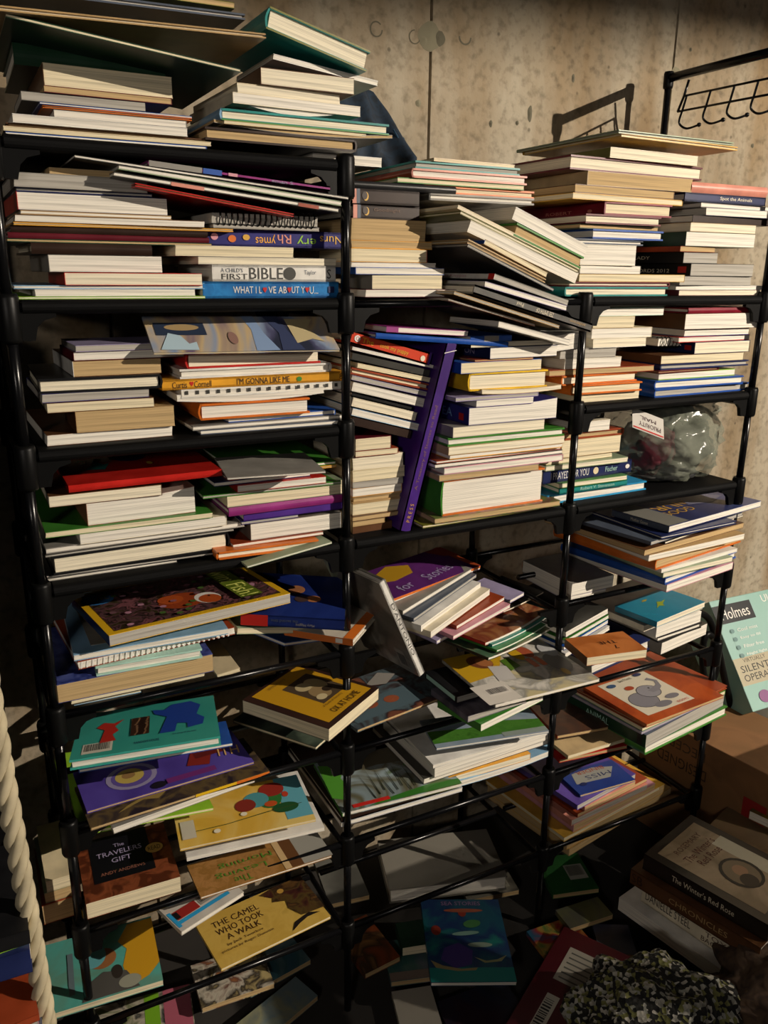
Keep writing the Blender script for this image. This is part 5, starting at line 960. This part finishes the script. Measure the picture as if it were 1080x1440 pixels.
# ---- loose books under and behind the lowest rails
gfl = 'loose books strewn on the floor under the rack'
floor_books = [
 ([(120, 1475), (280, 1445), (262, 1388), (120, 1418)], .03, ['8a8a80', '2a2a28', 'a8a090', '55603a'], 26, 'sage', "speckled picture book with a lime stripe under the lowest left shelf", [('T', 'rect', .62, .5, .14, 1, 0, '6a9a20'), ('T', 'rect', .86, .5, .26, 1, 0, '9a5060')]),
 ([(290, 1415), (380, 1385), (370, 1325), (262, 1360)], .06, ['8a5a34', '5a3a30', 'a8a090', '2a2420', '9a8a60'], 24, 'cream', "picture book with brown blotches under the mustard yellow one", ()),
 ([(345, 1400), (445, 1345), (400, 1318), (330, 1350)], .05, ['33506a', '2a4a50', '6a7a80'], 10, 'slate', "blue-grey picture book under the lowest left rail", ()),
 ([(360, 1470), (450, 1400), (415, 1375), (330, 1440)], .03, ['3a4a58', '7a7a60', '5a6a70'], 12, 'teal', "teal and cream picture book at the lower edge by the middle post", ()),
 ([(462, 1270), (520, 1260), (490, 1190), (440, 1205)], .1, ['55544e', '6a6962', '4a4944'], 7, 'grey', "plain grey picture book leaning behind the middle post", ()),
 ([(503, 1390), (546, 1335), (520, 1285), (488, 1300)], .06, ['2a1c14', '7a3a1c', '3a2a1c', 'a07040'], 12, 'rust', "picture book with a rust-brown vase under the middle bay", ()),
 ([(540, 1384), (612, 1370), (600, 1310), (550, 1330)], .04, ['2f4a58', '3a6058', '55606a'], 10, 'slate', "greenish striped picture book half under the sea-green one", [('T', 'rect', .5, .1, 1, .2, 0, '7a6a60')]),
 ([(560, 1460), (630, 1450), (600, 1385), (557, 1395)], .03, ['8a8478', '9a9488'], 5, 'ivory', "pale blank page booklet at the lower edge under the middle bay", ()),
 ([(640, 1470), (760, 1430), (700, 1388), (610, 1400)], .02, ['14161c', '1c2030', '2a1c24'], 10, 'navy', "dark picture book beneath the sea-green one", ()),
 ([(655, 1268), (726, 1250), (705, 1205), (640, 1225)], .05, ['5a564c', '4a463e', '7a766a'], 12, 'grey', "picture book with a barcode beside the pale boxed book", [('T', 'code', .7, .3, .35, .3, 0, '9a9688')]),
 ([(772, 1262), (838, 1246), (812, 1196), (760, 1210)], .05, ['1c4a22', '2a5a2c', '24502a'], 9, 'green', "dark green picture book with a barcode under the right bay", [('T', 'code', .72, .5, .4, .4, 0, 'a8a698')]),
 ([(770, 1365), (826, 1320), (800, 1285), (755, 1310)], .03, ['2a6a34', '9a7a3a', '8a2420', '24506a'], 20, 'green', "brightly patterned picture book under the right bay", ()),
 ([(800, 1310), (862, 1282), (838, 1262), (785, 1278)], .05, ['4a4a30', '5a5a3a', '3c3a44'], 9, 'olive', "olive picture book under the right bay beside the patterned one", ()),
 ([(840, 1330), (912, 1352), (870, 1300), (835, 1300)], .03, ['3a3a44', '4a4a58'], 9, 'slate', "slate picture book behind the flat maroon box", ()),
]
for c, z, cols, sc_, col, lab, pr in floor_books:
    quad(c, None, .012, 'm', col, lab, z=z, p='t', art=art_mat(cols, sc_, seed=len(lab) % 7), group=gfl, pr=pr)
quad([(550, 1258), (702, 1226), (690, 1162), (532, 1185)], None, .035, 'h', 'grey', "pale grey boxed book lying under the lowest rails of the middle bay", z=.1, p='w', s='B', group=gfl, art=art_mat(['6a665e', '77736a'], 5))
quad([(565, 1335), (605, 1325), (600, 1290), (558, 1300)], None, .02, 'p', 'darkgreen', "small dark green paperback beside the sea-green picture book", z=.07, p='c', s='L', group=gfl)
quad([(605, 1382), (723, 1380), (703, 1262), (593, 1268)], -.1, .01, 'm', 'teal', "sea-green picture book with swirling figures over waves, on the floor", tx=8, p='w', group=gfl, art=art_mat(['12304a', '1c4a5a', '1a2a54', '1f6a62'], 9),
   pr=[('T', 'rect', .5, .08, 1, .16, 0, '17706a'), ('T', 'pg', .35, .3, .4, .3, 0, '3a2a6a', [(-1, -.3), (-.2, -1), (.8, -.7), (1, .4), (.2, 1), (-.7, .6)]), ('T', 'pg', .3, .2, .55, .16, 0, '8a7a50', [(-1, .6), (-.5, -.2), (.3, -.7), (1, -.5), (.9, -.9), (.1, -1), (-.8, -.5)]), ('T', 'pg', .75, .27, .4, .12, 0, '8a8a60', [(-1, .2), (-.3, -.6), (.4, -.3), (1, .5), (.6, -.7), (-.4, -1)]), ('T', 'ell', .5, .82, .1, .1, 0, '7a2a1c'), ('T', 'ell', .52, .85, .5, .05, 0, '8a4a34'), ('T', 'ell', .14, .6, .12, .12, 0, '7a2a1c'), ('T', 'ell', .6, .68, .22, .1, 10, '3a6a3a'), ('T', 'ell', .65, .42, .3, .06, 0, '7a8a7a'), ('T', 'ell', .5, .56, .34, .05, 5, '6a8a80'), ('T', 'text', .5, .94, .5, .05, 0, '8a6a8a', 'SEA STORIES')])

# ---- rope and things at the left edge
P = onY(22, 1180, -.13)
rp = empty('rope', 'thick white twisted rope hanging at the left edge', 'rope', Matrix.Translation((P.x, P.y, 0)))
for s_ in range(3):
    V = []; Fc = []; pts = []; n = 260
    for i in range(n+1):
        z = .0+1.05*i/n; g = z/.030*2*math.pi/3*1.0 + s_*2*math.pi/3
        pts.append((.0065*math.cos(g)+.006*math.sin(z*5), .0065*math.sin(g), z))
    tube(V, Fc, pts, .0068, 8); obj('strand', V, Fc, cover_mat('b5a98c', .95), rp, True)
P2 = P
V = []
stack("pile left of the white rope", -.16, .30, [
 b(-90, 36, 1330, 22, 'p', 'white', p='g'), b(-90, 30, 1300, 8, 'm', 'yellow', p='w'), b(-95, 26, 1280, 10, 'ms', 'lime'), b(-90, 34, 1265, 30, 'ps', 'slate'), b(-92, 24, 1220, 18, 'p', 'pink', p='g'), b(-90, 22, 1190, 12, 'ms', 'rust'), b(-90, 16, 1150, 24, 'ps', 'navy'), b(-92, 12, 1110, 10, 'm', 'lime', p='w'), b(-90, 9, 1080, 24, 'ps', 'black')], d=.18, jit=3)
Pb = onY(-40, 1440, -.17)
carton('brown_carton', 'brown cardboard carton under the pile left of the rope', 'box', Matrix.Translation((Pb.x-.2, Pb.y, .298)), .27, .2, .298, cb)

# ---- added slatted table, unseen, thins the lamp light on the lower right
tb = empty('shade_slat_table', 'added wooden slatted table, out of view, thinning the light at the lower right', 'table', Matrix.Translation((1.3, -.5, 0)))
wood = art_mat(['4a3020', '5a3c28', '523624'], 5, rough=.5, stretch=(1, 9, 1))
V = []; Fc = []; bx(V, Fc, 0, .95, 0, .0034, .885, .888); slat = bpy.data.meshes.new('slat'); slat.from_pydata(V, [], Fc); slat.materials.append(wood)
for i in range(100):
    o = bpy.data.objects.new('slat', slat); COL.objects.link(o); o.parent = tb; o.location = (0, .0085*i, 0)
for x in (.0, .90):
    for y in (.0, .80): V = []; Fc = []; bx(V, Fc, x, x+.05, y, y+.05, 0, .884); obj('leg', V, Fc, wood, tb)
for x in (.01, .91): V = []; Fc = []; bx(V, Fc, x, x+.03, .05, .80, .82, .884); obj('apron', V, Fc, wood, tb)

# ---- added black cabinet that keeps the strip left of the rack dark
kb = empty('added_dark_cabinet', 'added tall matt black cabinet keeping the left edge dark behind the rope', 'cabinet', Matrix.Translation((-.85, Y0+.06, 0)))
V = []; Fc = []; bx(V, Fc, 0, .86, .02, .29, .06, 1.25); obj('carcass', V, Fc, CLOTH, kb)
for x0 in (.004, .434):
    V = []; Fc = []; bx(V, Fc, x0, x0+.422, 0, .019, .07, 1.24); o = obj('door', V, Fc, CLOTH, kb)
    V = []; Fc = []; hx = x0+(.39 if x0 < .1 else .03); tube(V, Fc, [(hx, 0, .62), (hx, -.02, .63), (hx, -.02, .73), (hx, 0, .74)], .004, 8); obj('handle', V, Fc, STEEL, o, True)
V = []; Fc = []; bx(V, Fc, .02, .84, .04, .27, 0, .06); obj('plinth', V, Fc, CLOTH, kb)
